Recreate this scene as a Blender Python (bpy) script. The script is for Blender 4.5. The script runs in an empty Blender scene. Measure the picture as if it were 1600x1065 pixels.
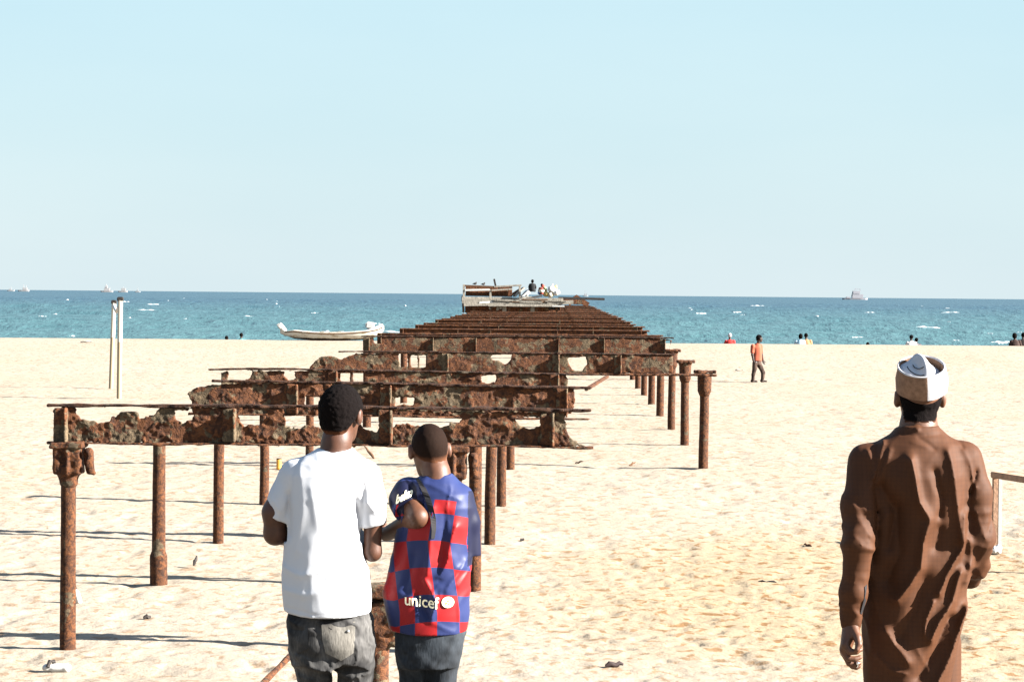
import bpy, bmesh, math, random
import numpy as np
from mathutils import Vector, Matrix
from mathutils.bvhtree import BVHTree

R = math.radians
random.seed(7)
scene = bpy.context.scene
COL = scene.collection

# ------------------------------------------------------------------ camera
CAMZ = 3.0
LENS = 80.0
FPX = 1600 * LENS / 36.0
cam_data = bpy.data.cameras.new("camera")
cam_data.lens = LENS
cam_data.sensor_width = 36
cam_data.clip_start = 0.5
cam_data.clip_end = 60000
cam = bpy.data.objects.new("camera", cam_data)
COL.objects.link(cam)
ROT = (Matrix.Rotation(R(1.29), 4, 'Z') @ Matrix.Rotation(R(90 - 1.176), 4, 'X') @ Matrix.Rotation(R(0.537), 4, 'Z'))
cam.matrix_world = Matrix.Translation((0, 0, CAMZ)) @ ROT
scene.camera = cam
R3 = ROT.to_3x3()


def U(px, py, D):
    """world point seen at photograph pixel (px, py) at distance D"""
    v = R3 @ Vector(((px - 800) / FPX, -(py - 532.5) / FPX, -1.0))
    v = v * (D / v.y)
    return Vector((v.x, v.y, v.z + CAMZ))


# ------------------------------------------------------------------ noise
_rng = np.random.RandomState(3)
_T = _rng.rand(64, 64, 64).astype(np.float32)


def vnoise(x, y, z=0.0, seed=0):
    x, y, z = np.broadcast_arrays(np.asarray(x, np.float32) + seed * 7.31, np.asarray(y, np.float32) + seed * 3.77,
                                  np.asarray(z, np.float32) + seed * 5.13)
    xi = np.floor(x); yi = np.floor(y); zi = np.floor(z)
    fx = x - xi; fy = y - yi; fz = z - zi
    fx = fx * fx * (3 - 2 * fx); fy = fy * fy * (3 - 2 * fy); fz = fz * fz * (3 - 2 * fz)
    xi = xi.astype(np.int32); yi = yi.astype(np.int32); zi = zi.astype(np.int32)
    x0 = xi & 63; x1 = (xi + 1) & 63; y0 = yi & 63; y1 = (yi + 1) & 63; z0 = zi & 63; z1 = (zi + 1) & 63
    a = _T[x0, y0, z0] * (1 - fx) + _T[x1, y0, z0] * fx
    b = _T[x0, y1, z0] * (1 - fx) + _T[x1, y1, z0] * fx
    c = _T[x0, y0, z1] * (1 - fx) + _T[x1, y0, z1] * fx
    d = _T[x0, y1, z1] * (1 - fx) + _T[x1, y1, z1] * fx
    e = a * (1 - fy) + b * fy
    f = c * (1 - fy) + d * fy
    return (e * (1 - fz) + f * fz) * 2 - 1


def fbm(x, y, z=0.0, seed=0, octs=3):
    s = 0; a = 1.0; t = 0
    for o in range(octs):
        k = 2.03 ** o
        s = s + a * vnoise(np.asarray(x) * k, np.asarray(y) * k, np.asarray(z) * k, seed + o)
        t += a; a *= 0.5
    return s / t


# ------------------------------------------------------------------ mesh helpers
def mesh_np(name, V, Q, smooth=True):
    """Q: (n,4) or (n,3) int array"""
    me = bpy.data.meshes.new(name)
    V = np.ascontiguousarray(V, np.float32); Q = np.ascontiguousarray(Q, np.int32)
    k = Q.shape[1]
    me.vertices.add(len(V)); me.vertices.foreach_set('co', V.ravel())
    me.loops.add(Q.size); me.loops.foreach_set('vertex_index', Q.ravel())
    me.polygons.add(len(Q))
    me.polygons.foreach_set('loop_start', np.arange(0, Q.size, k, dtype=np.int32))
    me.polygons.foreach_set('loop_total', np.full(len(Q), k, np.int32))
    me.polygons.foreach_set('use_smooth', np.full(len(Q), smooth, bool))
    me.update(calc_edges=True)
    me.validate()
    return me


def link(name, data, mat=None, parent=None):
    o = bpy.data.objects.new(name, data)
    COL.objects.link(o)
    if mat is not None:
        data.materials.append(mat)
    if parent is not None:
        o.parent = parent
    return o


def tag(o, label=None, cat=None, group=None, kind=None):
    if label: o['label'] = label
    if cat: o['category'] = cat
    if group: o['group'] = group
    if kind: o['kind'] = kind
    return o


def empty(name, loc, label=None, cat=None, group=None):
    o = bpy.data.objects.new(name, None)
    o.empty_display_size = 0.2
    COL.objects.link(o)
    o.location = loc
    return tag(o, label, cat, group, 'thing')


class MB:
    """collects simple shapes into one mesh"""
    def __init__(s): s.bm = bmesh.new()

    def box(s, c, half, rot=None, bevel=0.0):
        r = bmesh.ops.create_cube(s.bm, size=2.0)
        vs = r['verts']
        M = Matrix.Translation(c) @ (rot.to_4x4() if rot else Matrix.Identity(4)) @ Matrix.Diagonal((*half, 1))
        bmesh.ops.transform(s.bm, matrix=M, verts=vs)
        if bevel:
            es = list({e for v in vs for e in v.link_edges})
            bmesh.ops.bevel(s.bm, geom=es, offset=bevel, segments=2, affect='EDGES', clamp_overlap=True)
        return s

    def bar(s, a, b, w, h, bevel=0.0):
        a = Vector(a); b = Vector(b); d = b - a
        q = d.to_track_quat('X', 'Z').to_matrix()
        return s.box((a + b) / 2, (d.length / 2, w / 2, h / 2), q, bevel)

    def tube(s, pts, rads, n=12, jitter=0.0, caps=True):
        pts = [Vector(p) for p in pts]
        rings = []
        for i, p in enumerate(pts):
            d = (pts[min(i + 1, len(pts) - 1)] - pts[max(i - 1, 0)]).normalized()
            up = Vector((0, 1, 0)) if abs(d.y) < 0.9 else Vector((1, 0, 0))
            u = d.cross(up).normalized(); w = d.cross(u).normalized()
            r = rads[i] if isinstance(rads, (list, tuple)) else rads
            rings.append([s.bm.verts.new(p + (u * math.cos(2 * math.pi * k / n) + w * math.sin(2 * math.pi * k / n))
                                         * r * (1 + jitter * random.uniform(-1, 1))) for k in range(n)])
        for A, B in zip(rings, rings[1:]):
            for k in range(n):
                s.bm.faces.new((A[k], A[(k + 1) % n], B[(k + 1) % n], B[k]))
        if caps:
            s.bm.faces.new(rings[0][::-1]); s.bm.faces.new(rings[-1])
        return s

    def ball(s, c, r, sub=2, jitter=0.0, rot=None):
        q = bmesh.ops.create_icosphere(s.bm, subdivisions=sub, radius=1.0)
        rr = r if isinstance(r, (list, tuple)) else (r, r, r)
        for v in q['verts']:
            v.co *= 1 + jitter * random.uniform(-1, 1)
        M = Matrix.Translation(c) @ (rot.to_4x4() if rot else Matrix.Identity(4)) @ Matrix.Diagonal((*rr, 1))
        bmesh.ops.transform(s.bm, matrix=M, verts=q['verts'])
        return s

    def build(s, name, mat, parent=None, smooth=True):
        bmesh.ops.recalc_face_normals(s.bm, faces=s.bm.faces)
        me = bpy.data.meshes.new(name)
        s.bm.to_mesh(me); s.bm.free()
        if smooth:
            me.polygons.foreach_set('use_smooth', np.ones(len(me.polygons), bool))
            try:
                me.set_sharp_from_angle(angle=R(40))
            except Exception:
                pass
        return link(name, me, mat, parent)


# ------------------------------------------------------------------ implicit surfaces (polygonised to meshes)
class Field:
    def __init__(s, lo, hi, h):
        s.lo = np.array(lo, float); s.h = h
        n = np.ceil((np.array(hi) - s.lo) / h).astype(int) + 1
        s.n = n
        s.F = np.full(n, 1.0, np.float32)
        s.ax = [(s.lo[i] + h * np.arange(n[i])).astype(np.float32) for i in range(3)]

    def grid(s, lo=None, hi=None):
        if lo is None:
            i0 = np.zeros(3, int); i1 = s.n
        else:
            i0 = np.clip(np.floor((np.array(lo) - s.lo) / s.h).astype(int), 0, s.n - 1)
            i1 = np.clip(np.ceil((np.array(hi) - s.lo) / s.h).astype(int) + 1, 1, s.n)
        sl = tuple(slice(a, b) for a, b in zip(i0, i1))
        return sl, s.ax[0][sl[0]][:, None, None], s.ax[1][sl[1]][None, :, None], s.ax[2][sl[2]][None, None, :]

    def put(s, fn, lo, hi, k=0.0, mode='u'):
        pad = k + 4 * s.h
        sl, X, Y, Z = s.grid(np.array(lo) - pad, np.array(hi) + pad)
        d = fn(X, Y, Z)
        A = s.F[sl]
        if mode == 's':
            d = -d
            if k > 0:
                t = np.clip(0.5 - 0.5 * (d - A) / k, 0, 1)
                s.F[sl] = d * (1 - t) + A * t + k * t * (1 - t)
            else:
                s.F[sl] = np.maximum(A, d)
        else:
            if k > 0:
                t = np.clip(0.5 + 0.5 * (d - A) / k, 0, 1)
                s.F[sl] = d * (1 - t) + A * t - k * t * (1 - t)
            else:
                s.F[sl] = np.minimum(A, d)
        return s

    def cap(s, a, b, ra, rb, k=0.015, mode='u'):
        a = np.array(a, float); b = np.array(b, float); ba = b - a; L = max(float(ba @ ba), 1e-9)
        m = max(ra, rb)

        def fn(X, Y, Z):
            px, py, pz = X - a[0], Y - a[1], Z - a[2]
            t = np.clip((px * ba[0] + py * ba[1] + pz * ba[2]) / L, 0, 1)
            return np.sqrt((px - ba[0] * t) ** 2 + (py - ba[1] * t) ** 2 + (pz - ba[2] * t) ** 2) - (ra + (rb - ra) * t)
        return s.put(fn, np.minimum(a, b) - m, np.maximum(a, b) + m, k, mode)

    def chain(s, pts, rads, k=0.015):
        for i in range(len(pts) - 1):
            s.cap(pts[i], pts[i + 1], rads[i], rads[i + 1], k)
        return s

    def ell(s, c, r, k=0.015, M=None, mode='u'):
        c = np.array(c, float); r = np.array(r, float)
        M_ = np.eye(3) if M is None else np.array(M)
        m = r.max()

        def fn(X, Y, Z):
            px, py, pz = X - c[0], Y - c[1], Z - c[2]
            q = [(M_[0, i] * px + M_[1, i] * py + M_[2, i] * pz) for i in range(3)]
            k0 = np.sqrt(sum((q[i] / r[i]) ** 2 for i in range(3)))
            k1 = np.sqrt(sum((q[i] / r[i] ** 2) ** 2 for i in range(3))) + 1e-6
            return k0 * (k0 - 1) / k1
        return s.put(fn, c - m, c + m, k, mode)

    def box(s, c, half, rnd=0.005, k=0.0, mode='u', M=None):
        c = np.array(c, float); hf = np.array(half, float) - rnd
        m = float(np.linalg.norm(half)) if M is not None else np.array(half)
        M_ = np.eye(3) if M is None else np.array(M)

        def fn(X, Y, Z):
            px, py, pz = X - c[0], Y - c[1], Z - c[2]
            q = [np.abs(M_[0, i] * px + M_[1, i] * py + M_[2, i] * pz) - hf[i] for i in range(3)]
            o = np.sqrt(sum(np.maximum(v, 0) ** 2 for v in q))
            return o + np.minimum(np.maximum(np.maximum(q[0], q[1]), q[2]), 0) - rnd
        return s.put(fn, c - m, c + m, k, mode)

    def loft(s, rings, k=0.02, n=2.4):
        """rings: rows of (z, cx, cy, a, b), z increasing"""
        Rg = np.array(sorted(rings), float)
        a_m, b_m = Rg[:, 3].max(), Rg[:, 4].max()
        lo = (Rg[:, 1].min() - a_m, Rg[:, 2].min() - b_m, Rg[0, 0]); hi = (Rg[:, 1].max() + a_m, Rg[:, 2].max() + b_m, Rg[-1, 0])

        def fn(X, Y, Z):
            z = Z[0, 0]
            g = [np.interp(z, Rg[:, 0], Rg[:, i])[None, None, :].astype(np.float32) for i in range(1, 5)]
            d = ((np.abs(X - g[0]) / g[2]) ** n + (np.abs(Y - g[1]) / g[3]) ** n) ** (1 / n)
            d = (d - 1) * np.minimum(g[2], g[3])
            return np.maximum(d, np.maximum(Rg[0, 0] - Z, Z - Rg[-1, 0]))
        return s.put(fn, lo, hi, k)

    def above(s, p, nrm):
        """keep only the side of the plane that nrm points to"""
        sl, X, Y, Z = s.grid()
        s.F = np.maximum(s.F, -((X - p[0]) * nrm[0] + (Y - p[1]) * nrm[1] + (Z - p[2]) * nrm[2]))
        return s

    def disp(s, fn, band=0.06):
        """push the surface outwards by fn(x,y,z) near it"""
        I = np.argwhere(np.abs(s.F) < band)
        P = [s.ax[i][I[:, i]] for i in range(3)]
        s.F[I[:, 0], I[:, 1], I[:, 2]] -= fn(*P).astype(np.float32)
        return s

    def mesh(s, name, smooth=0):
        F = s.F
        ins = F < 0
        c = ins[:-1, :-1, :-1].astype(np.int8)
        n = [(0, 0, 0), (1, 0, 0), (0, 1, 0), (1, 1, 0), (0, 0, 1), (1, 0, 1), (0, 1, 1), (1, 1, 1)]
        sh = [d - 1 for d in F.shape]
        cnt = np.zeros(sh, np.int8)
        for o in n:
            cnt += ins[o[0]:o[0] + sh[0], o[1]:o[1] + sh[1], o[2]:o[2] + sh[2]]
        act = (cnt > 0) & (cnt < 8)
        I = np.argwhere(act)
        ids = np.full(sh, -1, np.int32)
        ids[act] = np.arange(len(I), dtype=np.int32)
        C = np.stack([F[I[:, 0] + o[0], I[:, 1] + o[1], I[:, 2] + o[2]] for o in n], 1)
        pos = np.zeros((len(I), 3)); ct = np.zeros(len(I))
        O = np.array(n, float)
        for a in range(8):
            for b in range(a + 1, 8):
                if abs(O[a] - O[b]).sum() != 1: continue
                cr = (C[:, a] < 0) != (C[:, b] < 0)
                t = C[cr, a] / (C[cr, a] - C[cr, b])
                pos[cr] += O[a] + (O[b] - O[a]) * t[:, None]
                ct[cr] += 1
        V = (I + pos / ct[:, None]) * s.h + s.lo
        quads = []
        for ax in range(3):
            u, w = (ax + 1) % 3, (ax + 2) % 3
            d = [0, 0, 0]; d[ax] = 1
            A = ins[tuple(slice(0, F.shape[i] - d[i]) for i in range(3))]
            B = ins[tuple(slice(d[i], F.shape[i]) for i in range(3))]
            for flip, msk in ((False, A & ~B), (True, ~A & B)):
                E = np.argwhere(msk)
                ok = (E[:, u] > 0) & (E[:, w] > 0) & (E[:, u] < sh[u]) & (E[:, w] < sh[w])
                E = E[ok]
                if not len(E): continue
                cs = []
                for (du, dw) in ((-1, -1), (0, -1), (0, 0), (-1, 0)):
                    G = E.copy(); G[:, u] += du; G[:, w] += dw
                    cs.append(ids[G[:, 0], G[:, 1], G[:, 2]])
                q = np.stack(cs, 1)
                quads.append(q[:, ::-1] if flip else q)
        Q = np.concatenate(quads)
        for _ in range(smooth):
            acc = np.zeros_like(V); ct = np.zeros(len(V))
            for a in range(4):
                i, j = Q[:, a], Q[:, (a + 1) % 4]
                for k in range(3): acc[:, k] += np.bincount(i, V[j, k], len(V)) + np.bincount(j, V[i, k], len(V))
                ct += np.bincount(i, None, len(V)) + np.bincount(j, None, len(V))
            V = .4 * V + .6 * acc / np.maximum(ct, 1)[:, None]
        return mesh_np(name, V, Q)


def mesh_co(me):
    a = np.empty(len(me.vertices) * 3, np.float32); me.vertices.foreach_get('co', a)
    return a.reshape(-1, 3)


# ------------------------------------------------------------------ materials
def new_mat(name):
    m = bpy.data.materials.new(name)
    m.use_nodes = True
    nt = m.node_tree
    return m, nt, nt.nodes['Principled BSDF']


class NT:
    """short helper for node wiring"""
    def __init__(s, nt): s.nt = nt

    def n(s, t, **kw):
        nd = s.nt.nodes.new(t)
        for k, v in kw.items():
            if k in nd.inputs: nd.inputs[k].default_value = v
            else: setattr(nd, k, v)
        return nd

    def l(s, a, b): s.nt.links.new(a, b)

    def coords(s, kind='Object', scale=(1, 1, 1), rnd=False):
        tc = s.n('ShaderNodeTexCoord')
        mp = s.n('ShaderNodeMapping')
        mp.inputs['Scale'].default_value = scale
        if kind == 'World':
            g = s.n('ShaderNodeNewGeometry')
            s.l(g.outputs['Position'], mp.inputs['Vector'])
        else:
            s.l(tc.outputs[kind], mp.inputs['Vector'])
        if rnd:
            oi = s.n('ShaderNodeObjectInfo')
            mu = s.n('ShaderNodeMath', operation='MULTIPLY'); mu.inputs[1].default_value = 37.0
            s.l(oi.outputs['Random'], mu.inputs[0]); s.l(mu.outputs[0], mp.inputs['Location'])
        return mp.outputs['Vector']

    def noise(s, vec, scale, detail=4.0, rough=0.55, dist=0.0):
        nd = s.n('ShaderNodeTexNoise')
        nd.inputs['Scale'].default_value = scale; nd.inputs['Detail'].default_value = detail
        nd.inputs['Roughness'].default_value = rough; nd.inputs['Distortion'].default_value = dist
        s.l(vec, nd.inputs['Vector'])
        return nd.outputs['Fac']

    def ramp(s, fac, stops, interp='LINEAR'):
        nd = s.n('ShaderNodeValToRGB')
        cr = nd.color_ramp; cr.interpolation = interp
        while len(cr.elements) < len(stops): cr.elements.new(0.5)
        for e, (p, c) in zip(cr.elements, stops):
            e.position = p
            e.color = (*c, 1) if len(c) == 3 else c
        s.l(fac, nd.inputs['Fac'])
        return nd.outputs['Color']

    def mix(s, fac, a, b, mode='MIX'):
        nd = s.n('ShaderNodeMix', data_type='RGBA', blend_type=mode)
        for v, i in ((fac, 0), (a, 6), (b, 7)):
            if isinstance(v, (int, float)): nd.inputs[i].default_value = v
            elif isinstance(v, tuple): nd.inputs[i].default_value = (*v, 1)
            else: s.l(v, nd.inputs[i])
        return nd.outputs[2]

    def math(s, op, a, b=None, clamp=False):
        nd = s.n('ShaderNodeMath', operation=op, use_clamp=clamp)
        for i, v in enumerate((a, b)):
            if v is None: continue
            if isinstance(v, (int, float)): nd.inputs[i].default_value = v
            else: s.l(v, nd.inputs[i])
        return nd.outputs[0]

    def bump(s, h, strength, dist, bsdf):
        nd = s.n('ShaderNodeBump')
        nd.inputs['Strength'].default_value = strength; nd.inputs['Distance'].default_value = dist
        s.l(h, nd.inputs['Height']); s.l(nd.outputs['Normal'], bsdf.inputs['Normal'])


def g3(v): return (v, v, v)


def plain(name, col, rough=0.7, spec=0.3, var=0.25, scale=12.0, bump=0.15, bdist=0.01, metal=0.0, rnd=False):
    m, nt, b = new_mat(name); t = NT(nt)
    v = t.coords('Object', rnd=rnd)
    n1 = t.noise(v, scale, 5.0)
    c = t.ramp(n1, [(0.25, tuple(x * (1 - var) for x in col)), (0.75, tuple(min(1, x * (1 + var)) for x in col))])
    t.l(c, b.inputs['Base Color'])
    b.inputs['Roughness'].default_value = rough
    b.inputs['Specular IOR Level'].default_value = spec
    b.inputs['Metallic'].default_value = metal
    if bump: t.bump(t.noise(v, scale * 4, 4.0), bump, bdist, b)
    return m


def rust_mat(name, bright=1.0, plates=0.5, orange=0.0, scale=1.0, bump=0.8):
    m, nt, b = new_mat(name); t = NT(nt)
    v = t.coords('Object', rnd=True)
    big = t.noise(v, 5.0 * scale, 4.0, 0.6, 0.6)
    mid = t.noise(v, 19.0 * scale, 6.0, 0.68, 0.9)
    fine = t.noise(v, 95.0 * scale, 4.0, 0.6)
    k = bright
    rust = t.ramp(mid, [(0.22, (0.006 * k, 0.0035 * k, 0.0025 * k)), (0.40, (0.034 * k, 0.0125 * k, 0.006 * k)),
                        (0.50, (0.078 * k, 0.029 * k, 0.0115 * k)), (0.60, ((0.128 + orange * .03) * k, (0.047 + orange * .008) * k, 0.016 * k)),
                        (0.72, (0.085 * k, 0.038 * k, 0.019 * k)), (0.86, (0.30 * k, 0.19 * k, 0.11 * k))])
    plate = t.ramp(mid, [(0.25, (0.022 * k, 0.019 * k, 0.013 * k)), (0.5, (0.088 * k, 0.068 * k, 0.040 * k)), (0.75, (0.22 * k, 0.165 * k, 0.10 * k))])
    vor = t.n('ShaderNodeTexVoronoi'); vor.inputs['Scale'].default_value = 7.5 * scale
    wv = t.n('ShaderNodeVectorMath', operation='ADD')
    nz = t.n('ShaderNodeTexNoise'); nz.inputs['Scale'].default_value = 9.0 * scale; nz.inputs['Detail'].default_value = 4
    t.l(v, nz.inputs['Vector'])
    sc = t.n('ShaderNodeVectorMath', operation='SCALE'); sc.inputs['Scale'].default_value = 0.22 / scale
    t.l(nz.outputs['Color'], sc.inputs[0]); t.l(v, wv.inputs[0]); t.l(sc.outputs[0], wv.inputs[1])
    t.l(wv.outputs[0], vor.inputs['Vector'])
    sep = t.n('ShaderNodeSeparateColor'); t.l(vor.outputs['Color'], sep.inputs[0])
    pm = t.math('GREATER_THAN', t.math('ADD', t.math('MULTIPLY', sep.outputs[0], 0.6), t.math('MULTIPLY', big, 0.75)), 1.02 - 0.42 * plates)
    col = t.mix(t.math('MULTIPLY', pm, 0.85), rust, plate)
    col = t.mix(t.ramp(fine, [(0.3, g3(0.0)), (0.75, g3(0.55))]), col, t.mix(0.5, col, (0.02, 0.008, 0.004)))
    t.l(col, b.inputs['Base Color'])
    b.inputs['Roughness'].default_value = 0.85
    b.inputs['Specular IOR Level'].default_value = 0.2
    h = t.math('ADD', t.math('MULTIPLY', mid, 1.0), t.math('MULTIPLY', fine, 0.35))
    h = t.math('ADD', h, t.math('MULTIPLY', sep.outputs[1], 0.35))
    t.bump(h, bump, 0.02 / scale, b)
    return m


M_RUST = rust_mat('rusted_girder_iron', 0.74, 0.55)
M_RUSTD = rust_mat('dark_flange_rust', 0.27, 0.1)
M_RUSTC = rust_mat('orange_column_rust', 0.58, 0.1, 1.0, 1.3)
M_RUSTL = rust_mat('pale_flaked_iron', 0.85, 0.9, 0.0, 1.3)
M_RUSTF = rust_mat('far_girder_rust', 0.85, 0.2, 0.0, 0.45)


def sand_mat():
    m, nt, b = new_mat('dry_beach_sand'); t = NT(nt)
    v = t.coords('World')
    n1 = t.noise(v, 0.16, 4.0, 0.6)
    n2 = t.noise(t.coords('World', (1, 0.7, 1)), 7.0, 3.0, 0.55, 0.5)
    n3 = t.noise(v, 60.0, 4.0, 0.6)
    pale = t.ramp(n1, [(0.35, (0.1985, 0.1708, 0.1391)), (0.65, (0.1941, 0.1631, 0.1261))])
    tan = t.ramp(n1, [(0.35, (0.1945, 0.1534, 0.1039)), (0.65, (0.1871, 0.1386, 0.08284))])
    # a stretch of darker, damper sand on the near right
    sp = t.n('ShaderNodeSeparateXYZ'); g = t.n('ShaderNodeNewGeometry'); t.l(g.outputs['Position'], sp.inputs[0])
    dx = t.math('MULTIPLY', t.math('SUBTRACT', sp.outputs[0], 3.6), 0.22); dy = t.math('MULTIPLY', t.math('SUBTRACT', sp.outputs[1], 23.0), 0.14)
    rr = t.math('ADD', t.math('MULTIPLY', dx, dx), t.math('MULTIPLY', dy, dy))
    rr = t.math('ADD', rr, t.math('MULTIPLY', t.math('SUBTRACT', n1, .5), 2.2))
    base = t.mix(t.ramp(rr, [(0.25, g3(1.0)), (1.25, g3(0.12))]), pale, tan)
    spots = t.math('MULTIPLY', t.ramp(n2, [(0.55, g3(0.0)), (0.63, g3(1.0))]), t.ramp(rr, [(0.3, g3(1.0)), (1.8, g3(0.55))]))
    col = t.mix(spots, base, (0.1167, 0.0608, 0.02404))
    col = t.mix(t.ramp(n3, [(0.3, g3(0.0)), (0.9, g3(0.14))]), col, (0.1711, 0.1167, 0.06681))
    t.l(col, b.inputs['Base Color'])
    b.inputs['Roughness'].default_value = 0.95
    b.inputs['Specular IOR Level'].default_value = 0.1
    h = t.math('ADD', t.math('MULTIPLY', t.noise(v, 7.0, 5.0, 0.65), 1.0), t.math('MULTIPLY', t.noise(v, 40.0, 2.0), 0.08))
    t.bump(h, 0.45, 0.05, b)
    return m


def sea_mat():
    m, nt, b = new_mat('windy_sea_water'); t = NT(nt)
    v1 = t.coords('World', (1, 0.32, 1))
    n1 = t.noise(v1, 0.055, 5.0, 0.6)
    n2 = t.noise(t.coords('World', (1, 0.4, 1)), 0.35, 5.0, 0.62)
    g = t.n('ShaderNodeNewGeometry'); sp = t.n('ShaderNodeSeparateXYZ'); t.l(g.outputs['Position'], sp.inputs[0])
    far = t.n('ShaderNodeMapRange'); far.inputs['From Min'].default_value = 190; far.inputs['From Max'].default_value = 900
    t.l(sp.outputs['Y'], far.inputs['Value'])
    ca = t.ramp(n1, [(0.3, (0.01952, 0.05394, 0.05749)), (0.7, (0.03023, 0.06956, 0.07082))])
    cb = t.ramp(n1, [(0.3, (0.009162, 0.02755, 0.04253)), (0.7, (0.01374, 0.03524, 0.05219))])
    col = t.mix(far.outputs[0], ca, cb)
    col = t.mix(t.ramp(n2, [(0.35, g3(0)), (0.75, g3(0.5))]), col, (0.04949, 0.09191, 0.09898))
    t.l(col, b.inputs['Base Color'])
    b.inputs['Roughness'].default_value = 0.45
    b.inputs['Specular IOR Level'].default_value = 0.25
    t.bump(n2, 0.7, 1.2, b)
    return m


M_SAND = sand_mat()
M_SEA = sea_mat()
M_FOAM = plain('sea_foam', (0.3432, 0.3619, 0.3619), 0.8, 0.2, 0.05, 2.0, 0)


def skin_mat(name, col):
    m, nt, b = new_mat(name); t = NT(nt)
    at = t.n('ShaderNodeAttribute', attribute_name='tone')
    v = t.coords('Object')
    n1 = t.noise(v, 25, 4)
    c = t.ramp(n1, [(0.3, tuple(x * 0.72 for x in col)), (0.7, tuple(x * 1.2 for x in col))])
    c = t.mix(1.0, c, at.outputs['Color'], 'MULTIPLY')
    t.l(c, b.inputs['Base Color'])
    b.inputs['Roughness'].default_value = 0.55
    b.inputs['Specular IOR Level'].default_value = 0.3
    t.bump(t.noise(v, 180, 3), 0.12, 0.004, b)
    return m


M_SKIN_A = skin_mat('brown_skin_of_man', (0.06143, 0.0234, 0.01082))
M_SKIN_M = skin_mat('deep_brown_skin_of_man', (0.0684, 0.0266, 0.01188))
M_SKIN_B = skin_mat('dark_brown_skin', (0.0468, 0.01755, 0.008483))
M_SKIN_F = skin_mat('very_dark_brown_skin', (0.01638, 0.006825, 0.004095))


def hair_mat(name, col, rough=0.75, scale=260, skin=None, soft=.5):
    m, nt, b = new_mat(name); t = NT(nt)
    v = t.coords('Object')
    n = t.noise(v, scale, 3, 0.7)
    c = t.ramp(n, [(0.3, tuple(x * 0.5 for x in col)), (0.7, tuple(x * 1.7 for x in col))])
    if skin:
        at = t.n('ShaderNodeAttribute', attribute_name='edge')
        e = t.math('ADD', t.math('DIVIDE', at.outputs['Fac'], soft), t.math('MULTIPLY', t.math('SUBTRACT', n, .5), .9), clamp=True)
        c = t.mix(e, skin, c)
    t.l(c, b.inputs['Base Color'])
    b.inputs['Roughness'].default_value = rough
    b.inputs['Specular IOR Level'].default_value = 0.04
    t.bump(n, 0.5, 0.006, b)
    return m


M_HAIR = hair_mat('black_curly_hair', (0.003, 0.0021, 0.002), 0.95)
M_HAIRT = hair_mat('black_hair_thinning_at_nape', (0.003, 0.0021, 0.002), 0.95, 260, (0.055, 0.021, 0.010), .35)
M_STUBBLE = hair_mat('close_cropped_hair', (0.0068, 0.0036, 0.0025), 0.75, 420, (0.075, 0.029, 0.0135), 1.0)


def fabric(name, col, var=0.12, rough=0.85, weave=500, sheen=0.0, big=5.0, bump=0.2, spec=0.2):
    m, nt, b = new_mat(name); t = NT(nt)
    v = t.coords('Object')
    n1 = t.noise(v, big, 4)
    c = t.ramp(n1, [(0.3, tuple(x * (1 - var) for x in col)), (0.7, tuple(min(1, x * (1 + var)) for x in col))])
    t.l(c, b.inputs['Base Color'])
    b.inputs['Roughness'].default_value = rough
    b.inputs['Specular IOR Level'].default_value = spec
    b.inputs['Sheen Weight'].default_value = sheen
    t.bump(t.noise(v, weave, 2), bump, 0.002, b)
    return m


M_KURTA = fabric('brown_cotton_kurta', (0.044, 0.0158, 0.0058), 0.12, 0.7, 700, 0.0, 6, 0.12, 0.13)
_nt = M_KURTA.node_tree; _t = NT(_nt); _b = _nt.nodes['Principled BSDF']
_c = _b.inputs['Base Color'].links[0].from_socket
for _ax in ('X', 'Z'):
    _w = _t.n('ShaderNodeTexWave', wave_type='BANDS', bands_direction=_ax); _w.inputs['Scale'].default_value = 19.0; _w.inputs['Distortion'].default_value = 1.2
    _t.l(_t.coords('Object'), _w.inputs['Vector'])
    _c = _t.mix(_t.ramp(_w.outputs['Fac'], [(.55, g3(0.0)), (.95, g3(0.12))]), _c, (0.017, 0.006, 0.0026))
_t.l(_c, _b.inputs['Base Color'])
M_WHITE = fabric('white_cotton_jersey', (0.3713, 0.3779, 0.3978), 0.02, 0.9)
M_TAN = fabric('tan_woven_band', (0.150, 0.088, 0.056), 0.25, 0.9, 260, 0, 60, 0.4)
M_CAPW = fabric('white_cap_cloth', (0.3245, 0.3182, 0.3307), 0.03, 0.9)
M_BLACK = fabric('black_cloth', (0.010, 0.009, 0.010), 0.2, 0.7)
M_PRINT = fabric('white_shirt_print', (0.80, 0.72, 0.50), 0.02, 0.6)
M_GOLD = fabric('yellow_shirt_print', (0.5, 0.36, 0.08), 0.05, 0.6)


def denim(name, dark, pale, thr=0.55):
    m, nt, b = new_mat(name); t = NT(nt)
    v = t.coords('Object', (1, 1, 0.6))
    n1 = t.noise(v, 5.5, 4, 0.6, 0.6)
    n2 = t.noise(t.coords('Object', (1, 1, 0.25)), 150, 3)
    c = t.ramp(n1, [(thr - 0.16, dark), (thr + 0.1, pale)])
    c = t.mix(t.ramp(n2, [(0.35, g3(0.0)), (0.7, g3(0.45))]), c, dark)
    t.l(c, b.inputs['Base Color'])
    b.inputs['Roughness'].default_value = 0.9
    b.inputs['Specular IOR Level'].default_value = 0.15
    t.bump(n2, 0.3, 0.004, b)
    return m


M_JEANS_A = denim('faded_grey_denim', (0.0085, 0.0082, 0.0085), (0.112, 0.108, 0.104), 0.59)
M_POCKET = denim('pale_pocket_denim', (0.018, 0.0165, 0.015), (0.175, 0.162, 0.142), 0.50)
M_JEANS_B = denim('dark_blue_denim', (0.00386, 0.004136, 0.004963), (0.03309, 0.04026, 0.04963), 0.56)


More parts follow.
